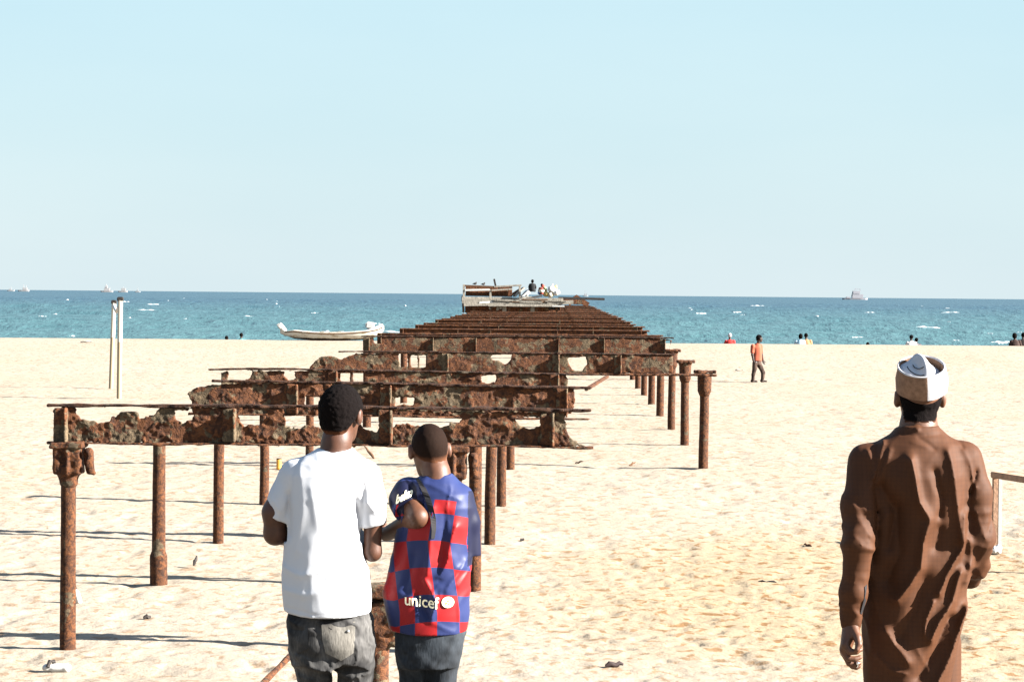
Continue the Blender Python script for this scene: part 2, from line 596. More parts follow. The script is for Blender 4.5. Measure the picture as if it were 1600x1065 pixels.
def checker_mat():
    m, nt, b = new_mat('blue_and_red_checked_jersey'); t = NT(nt)
    at = t.n('ShaderNodeAttribute', attribute_name='pat')
    sp = t.n('ShaderNodeSeparateXYZ'); t.l(at.outputs['Vector'], sp.inputs[0])
    fu = t.math('FLOOR', sp.outputs[0]); fv = t.math('FLOOR', sp.outputs[1])
    par = t.math('MODULO', t.math('ADD', t.math('ADD', fu, fv), 100.0), 2.0)
    par = t.math('GREATER_THAN', par, 0.5)
    inside = t.math('LESS_THAN', sp.outputs[1], 4.5)
    tor = t.math('LESS_THAN', sp.outputs[2], 0.5)
    red = t.math('MULTIPLY', t.math('MULTIPLY', par, inside), tor)
    v = t.coords('Object')
    n1 = t.noise(v, 400, 2)
    blue = (0.02808, 0.04056, 0.1365); navy = (0.01014, 0.01248, 0.0429); rd = (0.2964, 0.01638, 0.02184)
    blue = (0.0126, 0.0186, 0.06372); navy = (0.0048, 0.0057, 0.01836); rd = (0.18, 0.0066, 0.0081)
    c = t.mix(red, blue, rd)
    c = t.mix(t.math('GREATER_THAN', sp.outputs[2], 0.5), c, navy)
    t.l(c, b.inputs['Base Color'])
    b.inputs['Roughness'].default_value = 0.5
    b.inputs['Specular IOR Level'].default_value = 0.15
    b.inputs['Sheen Weight'].default_value = 0.0
    t.bump(n1, 0.15, 0.002, b)
    return m


M_CHECK = checker_mat()
M_WOODG = plain('weathered_grey_planks', (0.1872, 0.1685, 0.1404), 0.9, 0.1, 0.4, 3.0, 0.5, 0.03, rnd=True)
M_WOODB = plain('brown_timber', (0.0772, 0.04136, 0.02316), 0.9, 0.1, 0.35, 6.0, 0.4, 0.02, rnd=True)
M_WOODP = plain('pale_brown_goal_timber', (0.25, 0.1534, 0.1014), 0.9, 0.1, 0.25, 6.0, 0.3, 0.02)
M_DARK = plain('dark_stained_wood', (0.022, 0.018, 0.016), 0.8, 0.2, 0.3, 8)
M_PAINTW = plain('white_paint', (0.3448, 0.3381, 0.3182), 0.6, 0.3, 0.06, 8)

# ------------------------------------------------------------------ ground
GY = [-60, 0, 9.6, 12, 16, 17.6, 27, 31, 36, 42, 60, 75, 88, 98, 102, 106, 110, 115, 125, 140, 200, 260]
GZ = [1.0, .95, .93, .62, .06, .0, .0, .07, .17, .20, .18, .20, .47, .80, .85, .79, .52, .18, -.5, -1.5, -5, -8]


def ground_base(x, y):
    z = np.interp(y, GY, GZ)
    w = np.clip((np.asarray(y) - 80) / 20, 0, 1)
    return z + 0.0020 * np.clip(x, -60, 60) * w + 0.03 * vnoise(np.asarray(x) * .12, np.asarray(y) * .12, 0, 5) * np.clip((np.asarray(y) - 12) / 6, 0, 1)


def ground_z(x, y):
    return float(ground_base(np.array([x]), np.array([y]))[0])


def build_sand():
    ys = list(np.arange(-60, 14, 2.0)) + list(np.arange(14, 16.4, 0.3))
    y = 16.5; 
    while y < 104:
        ys.append(y); y += 0.026 + 0.0016 * (y - 16) * (1 + (y > 50) * 0.9)
    ys += list(np.arange(104.2, 130, 0.5)) + [135, 145, 160, 200, 260]
    ys = np.array(ys)
    u = np.linspace(-1, 1, 500)
    ext = np.array([1.06, 1.15, 1.3, 1.6, 2.2, 3.2, 5, 8])
    u = np.concatenate([-ext[::-1], u, ext])
    W = 0.36 * np.maximum(ys, 16) + 1.0
    X = u[None, :] * W[:, None]
    X[:, 0] = -500; X[:, -1] = 500
    Y = np.repeat(ys[:, None], len(u), 1)
    # wander so that the rows do not line up
    Z = ground_base(X, Y)
    near = np.clip((Y - 15) / 2, 0, 1) * np.clip((106 - Y) / 20, 0.25, 1)
    Z = Z + near * 0.035 * fbm(X * .55, Y * .55, 0, 2, 2)
    # trodden dimples and footprints
    w1 = 0.35 * vnoise(X * 1.7, Y * 1.7, 0, 14); w2 = 0.35 * vnoise(X * 1.7, Y * 1.7, 0, 15)
    p = vnoise(X * 3.1 + w1, Y * 2.6 + w2, 0, 8)
    Z = Z - near * 0.035 * np.clip(p - 0.30, 0, 0.5)
    p2 = vnoise(X * 7.5 + w2, Y * 5.5 + w1, 0, 9)
    p3 = vnoise(X * 12.5 + w1, Y * 8.0 + w2, 0, 19)
    patch = np.clip(.75 + .6 * vnoise(X * .25, Y * .16, 0, 23), .25, 1.3)
    Z = Z - near * patch * (0.040 * np.clip(p2 - 0.36, 0, 0.3) + 0.030 * np.clip(p3 - 0.36, 0, 0.3)) + near * 0.010 * fbm(X * 5, Y * 5, 0, 21, 2)
    ny, nx = X.shape
    V = np.stack([X, Y, Z], -1).reshape(-1, 3)
    i = np.arange(ny - 1)[:, None] * nx + np.arange(nx - 1)[None, :]
    Q = np.stack([i, i + 1, i + 1 + nx, i + nx], -1).reshape(-1, 4)
    o = link('sand', mesh_np('sand', V, Q), M_SAND)
    tag(o, 'pale trodden beach sand rising to a low crest before the sea', 'sand', kind='structure')


SEAZ = -1.2
_wr = np.random.RandomState(11)
WAVES = []
for i in range(26):
    L = 4.0 * (1.11 ** i) if i < 22 else 40 + 8 * (i - 22)
    a = -math.pi / 2 + _wr.uniform(-0.55, 0.55)
    WAVES.append((2 * math.pi / L * math.cos(a), 2 * math.pi / L * math.sin(a), 0.010 * L ** 0.62, _wr.uniform(0, 6.28)))


def sea_h(X, Y):
    h = 0
    for kx, ky, A, ph in WAVES:
        s = np.sin(kx * X + ky * Y + ph)
        h = h + A * (s + 0.35 * s * s - 0.17)
    return h


def build_sea():
    ys = list(np.arange(104, 180, 6.0))
    y = 182.0
    while y < 1300:
        ys.append(y); y += 0.8 + 0.0045 * (y - 180)
    far = [1400, 1600, 2000, 3000, 5000, 9000, 16000, 30000]
    ys = np.array(ys + far)
    u = np.concatenate([[-40, -12, -5, -2.5, -1.5], np.linspace(-1, 1, 360), [1.5, 2.5, 5, 12, 40]])
    X = u[None, :] * (0.29 * np.maximum(ys, 120))[:, None]
    Y = np.repeat(ys[:, None], len(u), 1)
    amp = np.interp(Y, [150, 185, 500, 1300, 1600], [0.1, 0.75, 1.0, 1.0, 0.0]) * (np.abs(u)[None, :] <= 1.0)
    Z = SEAZ + amp * sea_h(X, Y)
    ny, nx = X.shape
    V = np.stack([X, Y, Z], -1).reshape(-1, 3)
    i = np.arange(ny - 1)[:, None] * nx + np.arange(nx - 1)[None, :]
    Q = np.stack([i, i + 1, i + 1 + nx, i + nx], -1).reshape(-1, 4)
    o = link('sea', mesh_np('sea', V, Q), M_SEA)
    tag(o, 'choppy teal sea reaching to the horizon', 'sea', kind='structure')
    # whitecaps
    rs = np.random.RandomState(5)
    bm = bmesh.new()
    for n in range(80):
        y = 195 + 1000 * rs.rand() ** 1.7
        x = rs.uniform(-0.27, 0.27) * y
        yy = y + np.linspace(-7, 7, 29)
        hh = sea_h(np.full(29, x), yy)
        y = float(yy[int(np.argmax(hh))])
        big = rs.rand() ** 4.0
        L = 0.3 + 3.2 * big; hgt = 0.05 + 0.13 * big + y * 0.00012
        ns = 9
        rows = []
        ph = rs.rand() * 9
        for k in range(ns):
            s = k / (ns - 1) * 2 - 1
            px = x + s * L; w = math.sqrt(max(0, 1 - s * s)) * (0.55 + 0.45 * math.sin(ph + k * 2.1)) + 0.04
            py = y + 0.5 * math.sin(ph + s * 2)
            zc = SEAZ + float(sea_h(np.array([px]), np.array([py]))[0]) * min(1, max(.75, y / 500))
            rows.append([bm.verts.new((px, py - 0.9 * w, zc - 0.12)), bm.verts.new((px, py - 0.45 * w, zc + hgt * w)),
                         bm.verts.new((px, py + 0.3 * w, zc + hgt * 0.9 * w)), bm.verts.new((px, py + 1.2 * w, zc - 0.12))])
        for A, B in zip(rows, rows[1:]):
            for q in range(3):
                bm.faces.new((A[q], B[q], B[q + 1], A[q + 1]))
    me = bpy.data.meshes.new('whitecap_foam'); bm.to_mesh(me); bm.free()
    me.polygons.foreach_set('use_smooth', np.ones(len(me.polygons), bool))
    o = link('whitecap_foam', me, M_FOAM)
    tag(o, 'small white breaking crests scattered over the sea', 'foam', kind='stuff')


# ------------------------------------------------------------------ pier
XL, XM, XR = -4.12, -0.91, 2.29
ZT, ZB = 2.064, 1.742       # top and underside of the girders
STIFF_X = [-4.25, -2.78, -1.9, -0.1, 0.86, 2.15]


def poly_sdf(P, X, Z):
    P = np.array(P, float); n = len(P)
    d = np.full(X.shape, 1e9); ins = np.zeros(X.shape, bool)
    for i in range(n):
        a = P[i]; b = P[(i + 1) % n]; e = b - a
        wx, wz = X - a[0], Z - a[1]
        t = np.clip((wx * e[0] + wz * e[1]) / max(e @ e, 1e-12), 0, 1)
        d = np.minimum(d, (wx - e[0] * t) ** 2 + (wz - e[1] * t) ** 2)
        c = ((a[1] > Z) != (b[1] > Z))
        with np.errstate(divide='ignore', invalid='ignore'):
            xx = (b[0] - a[0]) * (Z - a[1]) / (b[1] - a[1]) + a[0]
        ins ^= c & (X < xx)
    d = np.sqrt(d)
    return np.where(ins, -d, d)


def near_girder(D, outline, holes, top, bottom, stiff, label, h=0.009, rag=0.014, seed=0):
    """outline/holes/top/bottom in photograph pixels, read at distance D"""
    root = empty('rusty_girder', (0, D, ZB), label, 'girder', 'cross girders of the rusted pier')
    rz = ZB

    def P(p): w = U(p[0], p[1], D); return (w.x, w.z - rz)
    op = [P(p) for p in outline]
    hp = [[P(p) for p in hh] for hh in holes]
    xs = [p[0] for p in op]; zs = [p[1] for p in op]
    f = Field((min(xs) - .06, -.06, min(zs) - .06), (max(xs) + .06, .06, max(zs) + .06), h)
    X2, Z2 = np.meshgrid(f.ax[0], f.ax[2], indexing='ij')
    s = poly_sdf(op, X2, Z2)
    for hh in hp: s = np.maximum(s, -poly_sdf(hh, X2, Z2) + .013)
    s = s + rag * .8 * fbm(X2 * 22, Z2 * 22, 0, seed, 3) + rag * .8 * vnoise(X2 * 55, Z2 * 55, 0, seed + 9)
    warp = 0.016 * fbm(X2 * 4, Z2 * 4, 0, seed + 3, 2)
    th = 0.011 + 0.016 * np.clip(fbm(X2 * 14, Z2 * 14, 0, seed + 5, 3), -.4, 1) + 0.006 * vnoise(X2 * 60, Z2 * 60, 0, seed + 1)
    th = th + 0.022 * (0.35 - np.abs(fbm(X2 * 6.5, Z2 * 8, 0, seed + 7, 2)) * 1.6) * (fbm(X2 * 3, Z2 * 3, 0, seed + 8, 2) > -.1)
    y = f.ax[1][None, :, None]
    f.F = np.maximum(s[:, None, :] * 0.9, np.abs(y - warp[:, None, :]) - np.maximum(th, 0.8 * h)[:, None, :]).astype(np.float32)
    link('web', f.mesh('web'), M_RUST, root)
    for nm, pl, th_, w_, mt in (('top_flange', top, max(0.0125, .8 * h), 0.034, M_RUSTD), ('bottom_flange', bottom, max(0.0085, 1.25 * h if h > .014 else .8 * h), 0.055, M_RUSTC)):
        if not pl: continue
        pp = [P(p) for p in pl]
        px = [p[0] for p in pp]; pz = [p[1] for p in pp]
        f = Field((px[0] - .05, -w_ - .04, min(pz) - .06), (px[-1] + .05, w_ + .04, max(pz) + .06), h)
        sl, X, Y, Z = f.grid()
        zc = np.interp(X, px, pz)
        n = fbm(X * 9, Y * 9, Z * 9, seed + 2, 3)
        edge = 0.02 * vnoise(X * 14, Y * 3, 0, seed + 6)
        F = np.maximum(np.abs(Z - zc - 0.006 * vnoise(X * 5, 0, 0, seed)) - th_ - 0.010 * n, np.abs(Y) - w_ - edge)
        F = np.maximum(F, np.maximum(px[0] + 0.02 * n - X, X - px[-1] + 0.03 * n))
        f.F = np.broadcast_to(F, f.n).astype(np.float32).copy()
        link(nm, f.mesh(nm), mt, root)
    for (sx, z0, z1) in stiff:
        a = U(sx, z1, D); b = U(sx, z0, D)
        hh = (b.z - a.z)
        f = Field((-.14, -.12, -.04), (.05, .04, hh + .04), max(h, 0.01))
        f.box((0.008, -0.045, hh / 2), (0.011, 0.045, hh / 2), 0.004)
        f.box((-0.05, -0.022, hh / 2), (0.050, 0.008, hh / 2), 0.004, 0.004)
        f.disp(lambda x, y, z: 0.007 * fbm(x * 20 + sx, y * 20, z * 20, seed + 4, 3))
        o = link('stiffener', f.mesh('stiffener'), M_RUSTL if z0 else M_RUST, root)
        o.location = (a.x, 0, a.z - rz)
    return root


GIRDER_D = {}


def build_near_girders():
    near_girder(18.9,
        [(86, 690), (84, 640), (100, 634), (300, 636), (500, 637), (720, 642), (880, 645), (884, 660), (887, 675), (896, 688), (915, 697), (500, 696)],
        [[(122, 637), (178, 637), (177, 645), (170, 654), (160, 658), (140, 655), (128, 652), (122, 646)],
         [(178, 636), (246, 637), (240, 645), (222, 650), (216, 642), (205, 640), (190, 641), (180, 648)],
         [(276, 644), (300, 642), (298, 654), (286, 657), (277, 654)],
         [(375, 640), (413, 642), (414, 650), (404, 662), (392, 660), (382, 665), (376, 656)],
         [(445, 641), (500, 642), (512, 650), (505, 664), (480, 662), (462, 668), (450, 662)],
         [(552, 643), (604, 645), (600, 656), (588, 672), (574, 668), (560, 660)],
         [(600, 644), (712, 648), (722, 655), (704, 659), (682, 667), (660, 664), (645, 661), (622, 660), (610, 666), (600, 671)],
         [(800, 650), (846, 652), (842, 664), (826, 668), (815, 664), (808, 656)]],
        [(73, 633), (200, 633), (500, 635), (700, 638), (924, 641)],
        [(73, 691), (300, 693), (500, 694.5), (800, 697), (928, 699)],
        [(103, 636, 690), (366, 638, 690), (610, 640, 693), (862, 645, 696)],
        'nearest rusty girder, on the nearest columns, its web eaten into ragged holes', 0.0085, 0.016, 1)
    near_girder(23.1,
        [(300, 646), (300, 628), (293, 614), (305, 606), (320, 604), (332, 600), (470, 598), (700, 602), (898, 607), (900, 618), (897, 632), (893, 645), (880, 652), (500, 650)],
        [[(478, 619), (500, 618), (507, 626), (500, 633), (490, 630), (478, 633)], [(619, 622), (645, 622), (644, 632), (632, 629), (620, 632)],
         [(900, 603), (910, 605), (900, 620)]],
        [(330, 595), (500, 597), (700, 601), (925, 606)],
        [(293, 646), (500, 648), (720, 651), (921, 655)],
        [(463, 600, 646), (609, 601, 648), (884, 606, 652)],
        'second rusty girder from the boys, left end torn to a lump, rail-like top edge', 0.0105, 0.014, 2)
    near_girder(27.2,
        [(335, 616), (346, 600), (345, 582), (360, 579), (500, 579), (700, 582), (884, 585), (888, 596), (884, 612), (870, 621), (500, 620)],
        [[(358, 580), (394, 580), (388, 590), (374, 595), (358, 595)], [(446, 580), (458, 581), (460, 590), (452, 592), (446, 586)],
         [(533, 584), (545, 583), (545, 597), (536, 598)], [(553, 583), (568, 584), (567, 598), (555, 598)],
         [(754, 589), (773, 587), (772, 594), (763, 597), (755, 594)]],
        [(326, 577), (420, 576), (600, 579), (912, 585)],
        [(335, 616), (600, 618), (880, 622)],
        [(525, 579, 617), (871, 585, 620)],
        'third rusty girder, with a thin leaning stub under its long left overhang', 0.012, 0.014, 3)
    near_girder(36.6,
        [(478, 582), (490, 566), (500, 557), (520, 556), (532, 561), (545, 556), (556, 552), (700, 551), (900, 553), (1052, 555), (1052, 583), (800, 583)],
        [[(624, 554), (635, 553), (636, 571), (626, 573)], [(643, 556), (651, 556), (651, 572), (644, 572)], [(656, 556), (664, 556), (664, 572), (657, 573)],
         [(769, 556), (798, 554), (797, 562), (790, 568), (780, 562), (770, 561)], [(889, 560), (914, 559), (916, 568), (908, 578), (896, 577), (890, 568)]],
        [(528, 549), (700, 550), (1054, 554)],
        [(480, 580), (700, 582), (900, 584), (1120, 586)],
        [(699, 552, 581), (872, 553, 583), (969, 554, 584)],
        'long rusty girder reaching right to the nearest right hand column, round hole in its web', 0.016, 0.014, 4)
    near_girder(49.3,
        [(567, 550), (567, 527), (800, 527), (1038, 529), (1050, 531), (1046, 545), (1052, 553), (800, 552)],
        [[(585, 528), (614, 529), (612, 533), (602, 536), (586, 535)], [(1040, 533), (1046, 533), (1045, 545), (1041, 545)]],
        [(565, 525), (800, 525), (1053, 528)],
        [(567, 550), (800, 551.5), (1053, 554)],
        [(576, 527, 550), (676, 527, 550), (743, 527, 551), (872, 528, 552), (943, 528, 553), (1038, 529, 553)],
        'nearest full width rusty girder of the closely spaced run up to the platform', 0.022, 0.012, 5)
    # the far, closely spaced girders: one is built, then copied
    f = Field((-4.36, -.05, 0), (2.4, .05, .33), 0.02)
    X2, Z2 = np.meshgrid(f.ax[0], f.ax[2], indexing='ij')
    s = poly_sdf([(-4.3, .02), (-4.28, .305), (2.3, .305), (2.33, .02)], X2, Z2) + 0.02 * fbm(X2 * 6, Z2 * 12, 0, 31, 2)
    th = 0.012 + 0.012 * fbm(X2 * 8, Z2 * 8, 0, 32, 2)
    y = f.ax[1][None, :, None]
    f.F = np.maximum(s[:, None, :], np.abs(y) - np.maximum(th, .017)[:, None, :]).astype(np.float32)
    root = empty('rusty_girder', (0, 0, ZB))
    kids = [link('web', f.mesh('web'), M_RUSTF, root)]
    for nm, z, mt in (('top_flange', .31, M_RUSTC), ('bottom_flange', .01, M_RUSTC)):
        f = Field((-4.42, -.11, z - .05), (2.45, .11, z + .05), 0.02)
        f.box((-.98, 0, z), (3.36, .065, .017), 0.004)
        f.disp(lambda x, y, z: 0.010 * fbm(x * 6, y * 6, z * 6, 33, 2))
        kids.append(link(nm, f.mesh(nm), mt, root))
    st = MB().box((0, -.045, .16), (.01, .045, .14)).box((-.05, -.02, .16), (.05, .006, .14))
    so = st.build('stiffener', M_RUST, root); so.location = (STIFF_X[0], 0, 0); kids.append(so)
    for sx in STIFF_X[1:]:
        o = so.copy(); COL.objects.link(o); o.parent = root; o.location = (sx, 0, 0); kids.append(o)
    rs = random.Random(4)
    Ds = [53.5, 61.2, 66.6, 72.0, 77.5, 83, 88.4, 93.8, 99.2, 104.6, 110, 115.5, 121, 126.5, 132, 140, 148, 156, 165]
    for i, D in enumerate(Ds):
        rise = 0.0 if D < 60 else 0.0016 * (D - 60) + rs.uniform(-.015, .015)
        if i == 0:
            r = root
        else:
            r = root.copy(); COL.objects.link(r)
            for c in kids:
                k = c.copy(); COL.objects.link(k); k.parent = r
        r.location = (rs.uniform(-.06, .06) - 0.0035 * max(0, D - 60), D, ZB + rise)
        r.rotation_euler = (0, R(rs.uniform(-.15, .15)), R(rs.uniform(-.4, .4)))
        tag(r, 'rusty girder in the closely spaced run of the pier far behind the boys', 'girder', 'cross girders of the rusted pier')


def lathe(name, prof, mat, parent, n=20, jit=0.05, seed=0, step=0.035):
    """prof: (z, r) rising; turned with noise"""
    z0, z1 = prof[0][0], prof[-1][0]
    zs = np.unique(np.concatenate([np.arange(z0, z1, step), [p[0] for p in prof]]))
    rr = np.interp(zs, [p[0] for p in prof], [p[1] for p in prof])
    th = np.linspace(0, 2 * np.pi, n, endpoint=False)
    Zg, Tg = np.meshgrid(zs, th, indexing='ij')
    Rg = np.repeat(rr[:, None], n, 1) * (1 + jit * fbm(np.cos(Tg) * 2.2, np.sin(Tg) * 2.2, Zg * 5, seed, 3))
    bend = 0.008 * vnoise(Zg[:, :1] * 1.2, 0, 0, seed + 3)
    V = np.stack([Rg * np.cos(Tg) + bend, Rg * np.sin(Tg), Zg], -1).reshape(-1, 3)
    nz = len(zs)
    i = np.arange(nz - 1)[:, None] * n + np.arange(n)[None, :]
    j = np.arange(nz - 1)[:, None] * n + (np.arange(n)[None, :] + 1) % n
    Q = np.stack([i, j, j + n, i + n], -1).reshape(-1, 4)
    c0, c1 = len(V), len(V) + 1
    V = np.vstack([V, [[0, 0, z0], [0, 0, z1]]])
    k = np.arange(n); k1 = (k + 1) % n
    b = (nz - 1) * n
    T = np.concatenate([np.stack([k1, k, np.full(n, c0), np.full(n, c0)], 1), np.stack([b + k, b + k1, np.full(n, c1), np.full(n, c1)], 1)])
    me = bpy.data.meshes.new(name)
    me.from_pydata(V.tolist(), [], [tuple(q) for q in Q.tolist()] + [tuple(q[:3]) for q in T.tolist()])
    me.polygons.foreach_set('use_smooth', np.ones(len(me.polygons), bool))
    return link(name, me, mat, parent)


def block_capital(parent, z, seed, w=1.0):
    """square cast capital with a bracket lobe; z = underside of the girder in the parent's frame"""
    f = Field((-.20, -.2, -.42), (.26, .2, .03), 0.0075)
    f.box((0, 0, -.035), (.14 * w, .13, .026), 0.012)
    f.box((0, 0, -.165), (.115 * w, .11, .115), 0.02, 0.01)
    f.cap((0, 0, -.27), (0, 0, -.34), .092, .075, 0.03)
    f.box((-.03, -.125, -.15), (.022, .03, .06), 0.012, 0.012, 's')
    f.box((.045, -.125, -.20), (.02, .026, .03), 0.012, 0.012, 's')
    f.cap((.01, -.11, -.09), (.012, -.11, -.24), .02, .016, 0.015)
    f.cap((.17, -.02, -.10), (.185, -.02, -.25), .042, .035, 0.012)
    f.cap((.185, -.02, -.25), (.215, -.02, -.27), .035, .018, 0.01)
    f.cap((.09, -.06, -.125), (.14, -.07, -.125), .034, .034, 0.01, 's')
    f.cap((.10, -.06, -.24), (.15, -.07, -.24), .03, .03, 0.01, 's')
    f.disp(lambda x, y, zz: 0.012 * fbm(x * 14 + seed, y * 14, zz * 14, seed, 3))
    o = link('capital', f.mesh('capital'), M_RUSTC, parent)
    o.location = (0, 0, z)
    return o


def column(x, D, label, kind='plain', r=0.058, ztop=ZB, seed=0, group='columns of the rusted pier'):
    g = ground_z(x, D) - 0.25
    root = empty('rusty_column', (x, D, g), label, 'column', group)
    H = ztop - g
    if kind == 'block':
        lathe('shaft', [(0, r * 1.12), (.6, r * 1.05), (H - .33, r * 1.0), (H - .32, r * 1.1)], M_RUSTC, root, seed=seed)
        block_capital(root, H + .004, seed)
    elif kind == 'flare':
        lathe('shaft', [(0, r * 1.45), (.55, r * 1.42), (.60, r * 1.12), (H - .2, r)], M_RUSTC, root, seed=seed)
        lathe('capital', [(H - .21, r * 1.04), (H - .12, r * 1.1), (H - .04, r * 1.65), (H - .012, r * 1.7)], M_RUSTC, root, seed=seed + 1)
    elif kind == 'drum':
        lathe('shaft', [(0, r * 1.1), (H - .5, r), (H - .36, r * 1.02)], M_RUSTC, root, seed=seed)
        lathe('capital', [(H - .38, r * 1.05), (H - .30, r * 1.5), (H - .06, r * 1.55), (H - .05, r * 1.7), (H - .015, r * 1.75)], M_RUSTC, root, seed=seed + 1, jit=.07)
        f = Field((-.24, -.2, -.06), (.26, .2, .09), 0.012)
        f.box((.01, 0, .01), (.17, .13, .022), 0.008)
        f.disp(lambda a, b, c: 0.03 * fbm(a * 8 + seed, b * 8, c * 8, seed, 3))
        o = link('cap_plate', f.mesh('cap_plate'), M_RUSTC, root); o.location = (0, 0, H)
    else:
        lathe('shaft', [(0, r * 1.1), (.3, r * 1.04), (H - .16, r)], M_RUSTC, root, seed=seed)
        lathe('capital', [(H - .17, r * 1.03), (H - .10, r * 1.12), (H - .03, r * 1.55), (H - .012, r * 1.6)], M_RUSTC, root, seed=seed + 1)
    return root


COL_D = [18.9, 23.1, 27.2, 31.2, 36.6, 42.3, 47.8, 53.4, 58.8, 64.2, 69.6, 75.0, 80.4, 85.8]


def build_columns():
    lab = ['front left rusty column with square cast capital and bracket lobe', 'second rusty column of the left row, sleeved wider at its foot',
           'third rusty column of the left row, standing clear of the boy in white', 'fourth rusty column of the left row, just left of the white shirt',
           'fifth rusty column of the left row, seen above the white shirt']
    for i, D in enumerate(COL_D[:5]):
        column(XL + (0.0, .01, 0, .02, .04)[i], D, lab[i], ('block', 'flare', 'plain', 'plain', 'plain')[i], 0.062, seed=i * 3 + 1)
    lab = ['rusty column with square capital behind the head of the checked shirt boy', 'stout rusty column right beside the checked shirt, under the second girder',
           'rusty column of the middle row, second right of the checked shirt', 'rusty column of the middle row, third right of the checked shirt',
           'short looking rusty column, rightmost of the middle row cluster']
    for i, D in enumerate(COL_D[:5]):
        column(XM + (.0, .03, .06, .08, .08)[i], D, lab[i], ('block', 'plain', 'plain', 'plain', 'plain')[i], 0.064, seed=i * 3 + 30)
    lab = ['nearest rusty column of the right row, crumpled plate on its drum capital', 'second nearest rusty column of the right row, ragged drum capital',
           'third nearest rusty column of the right row, its capped top standing above the girder']
    for i, D in enumerate((36.9, 42.3, 47.8)):
        zt = (ZB + .02, ZB - .01 + .04, ZB + .10)[i]
        column(XR + (0, -.02, 0)[i], D, lab[i], 'drum', 0.074, zt, seed=i * 3 + 60)
    proto = None
    for i, D in enumerate(COL_D[7:12]):
        column(XR, D, 'plain rusty column receding under the far girders, behind the right row', 'plain', 0.085, ZB, seed=80 + i)
    for i, D in enumerate(COL_D[5:12]):
        if i in (1, 3, 5): column(XL, D, 'plain rusty column under the far girders, mostly hidden by nearer ironwork', 'plain', 0.085, ZB, seed=100 + i)
    # diagonal strut at the broken end of the third girder
    a = U(916, 608, 26.9); b = U(949, 588, 30.0)
    o = MB().bar(a, b, .04, .04, .006).build('iron_strut', M_RUSTC)
    tag(o, 'thin diagonal iron strut sticking out at the broken right end of the girders', 'strut')
    # sunken broken column between the two boys
    D = 15.3
    p = U(593, 912, D)
    root = empty('rusty_stump', (p.x, D, ground_z(p.x, D) - .2), 'pale rusty column stump with capital, sunk between the two boys', 'column', 'columns of the rusted pier')
    H = p.z - root.location.z
    lathe('shaft', [(0, .072), (H - .5, .066), (H - .36, .07)], M_RUSTL, root, seed=140)
    f = Field((-.16, -.2, -.52), (.22, .2, .03), 0.0085)
    f.box((0.01, 0, -.045), (.115, .12, .043), 0.012)
    f.box((0.03, 0, -.20), (.10, .10, .13), 0.02, 0.01)
    f.box((0.02, -.06, -.10), (.12, .1, .013), 0.006, 0.004, 's')
    f.cap((0.02, 0, -.36), (-.02, 0, -.46), .088, .066, 0.03)
    f.cap((.10, -.03, -.29), (.10, -.03, -.38), .05, .04, 0.02)
    f.disp(lambda x, y, z: 0.014 * fbm(x * 13, y * 13, z * 13, 77, 3))
    o = link('capital', f.mesh('capital'), M_RUSTL, root); o.location = (0, 0, H)


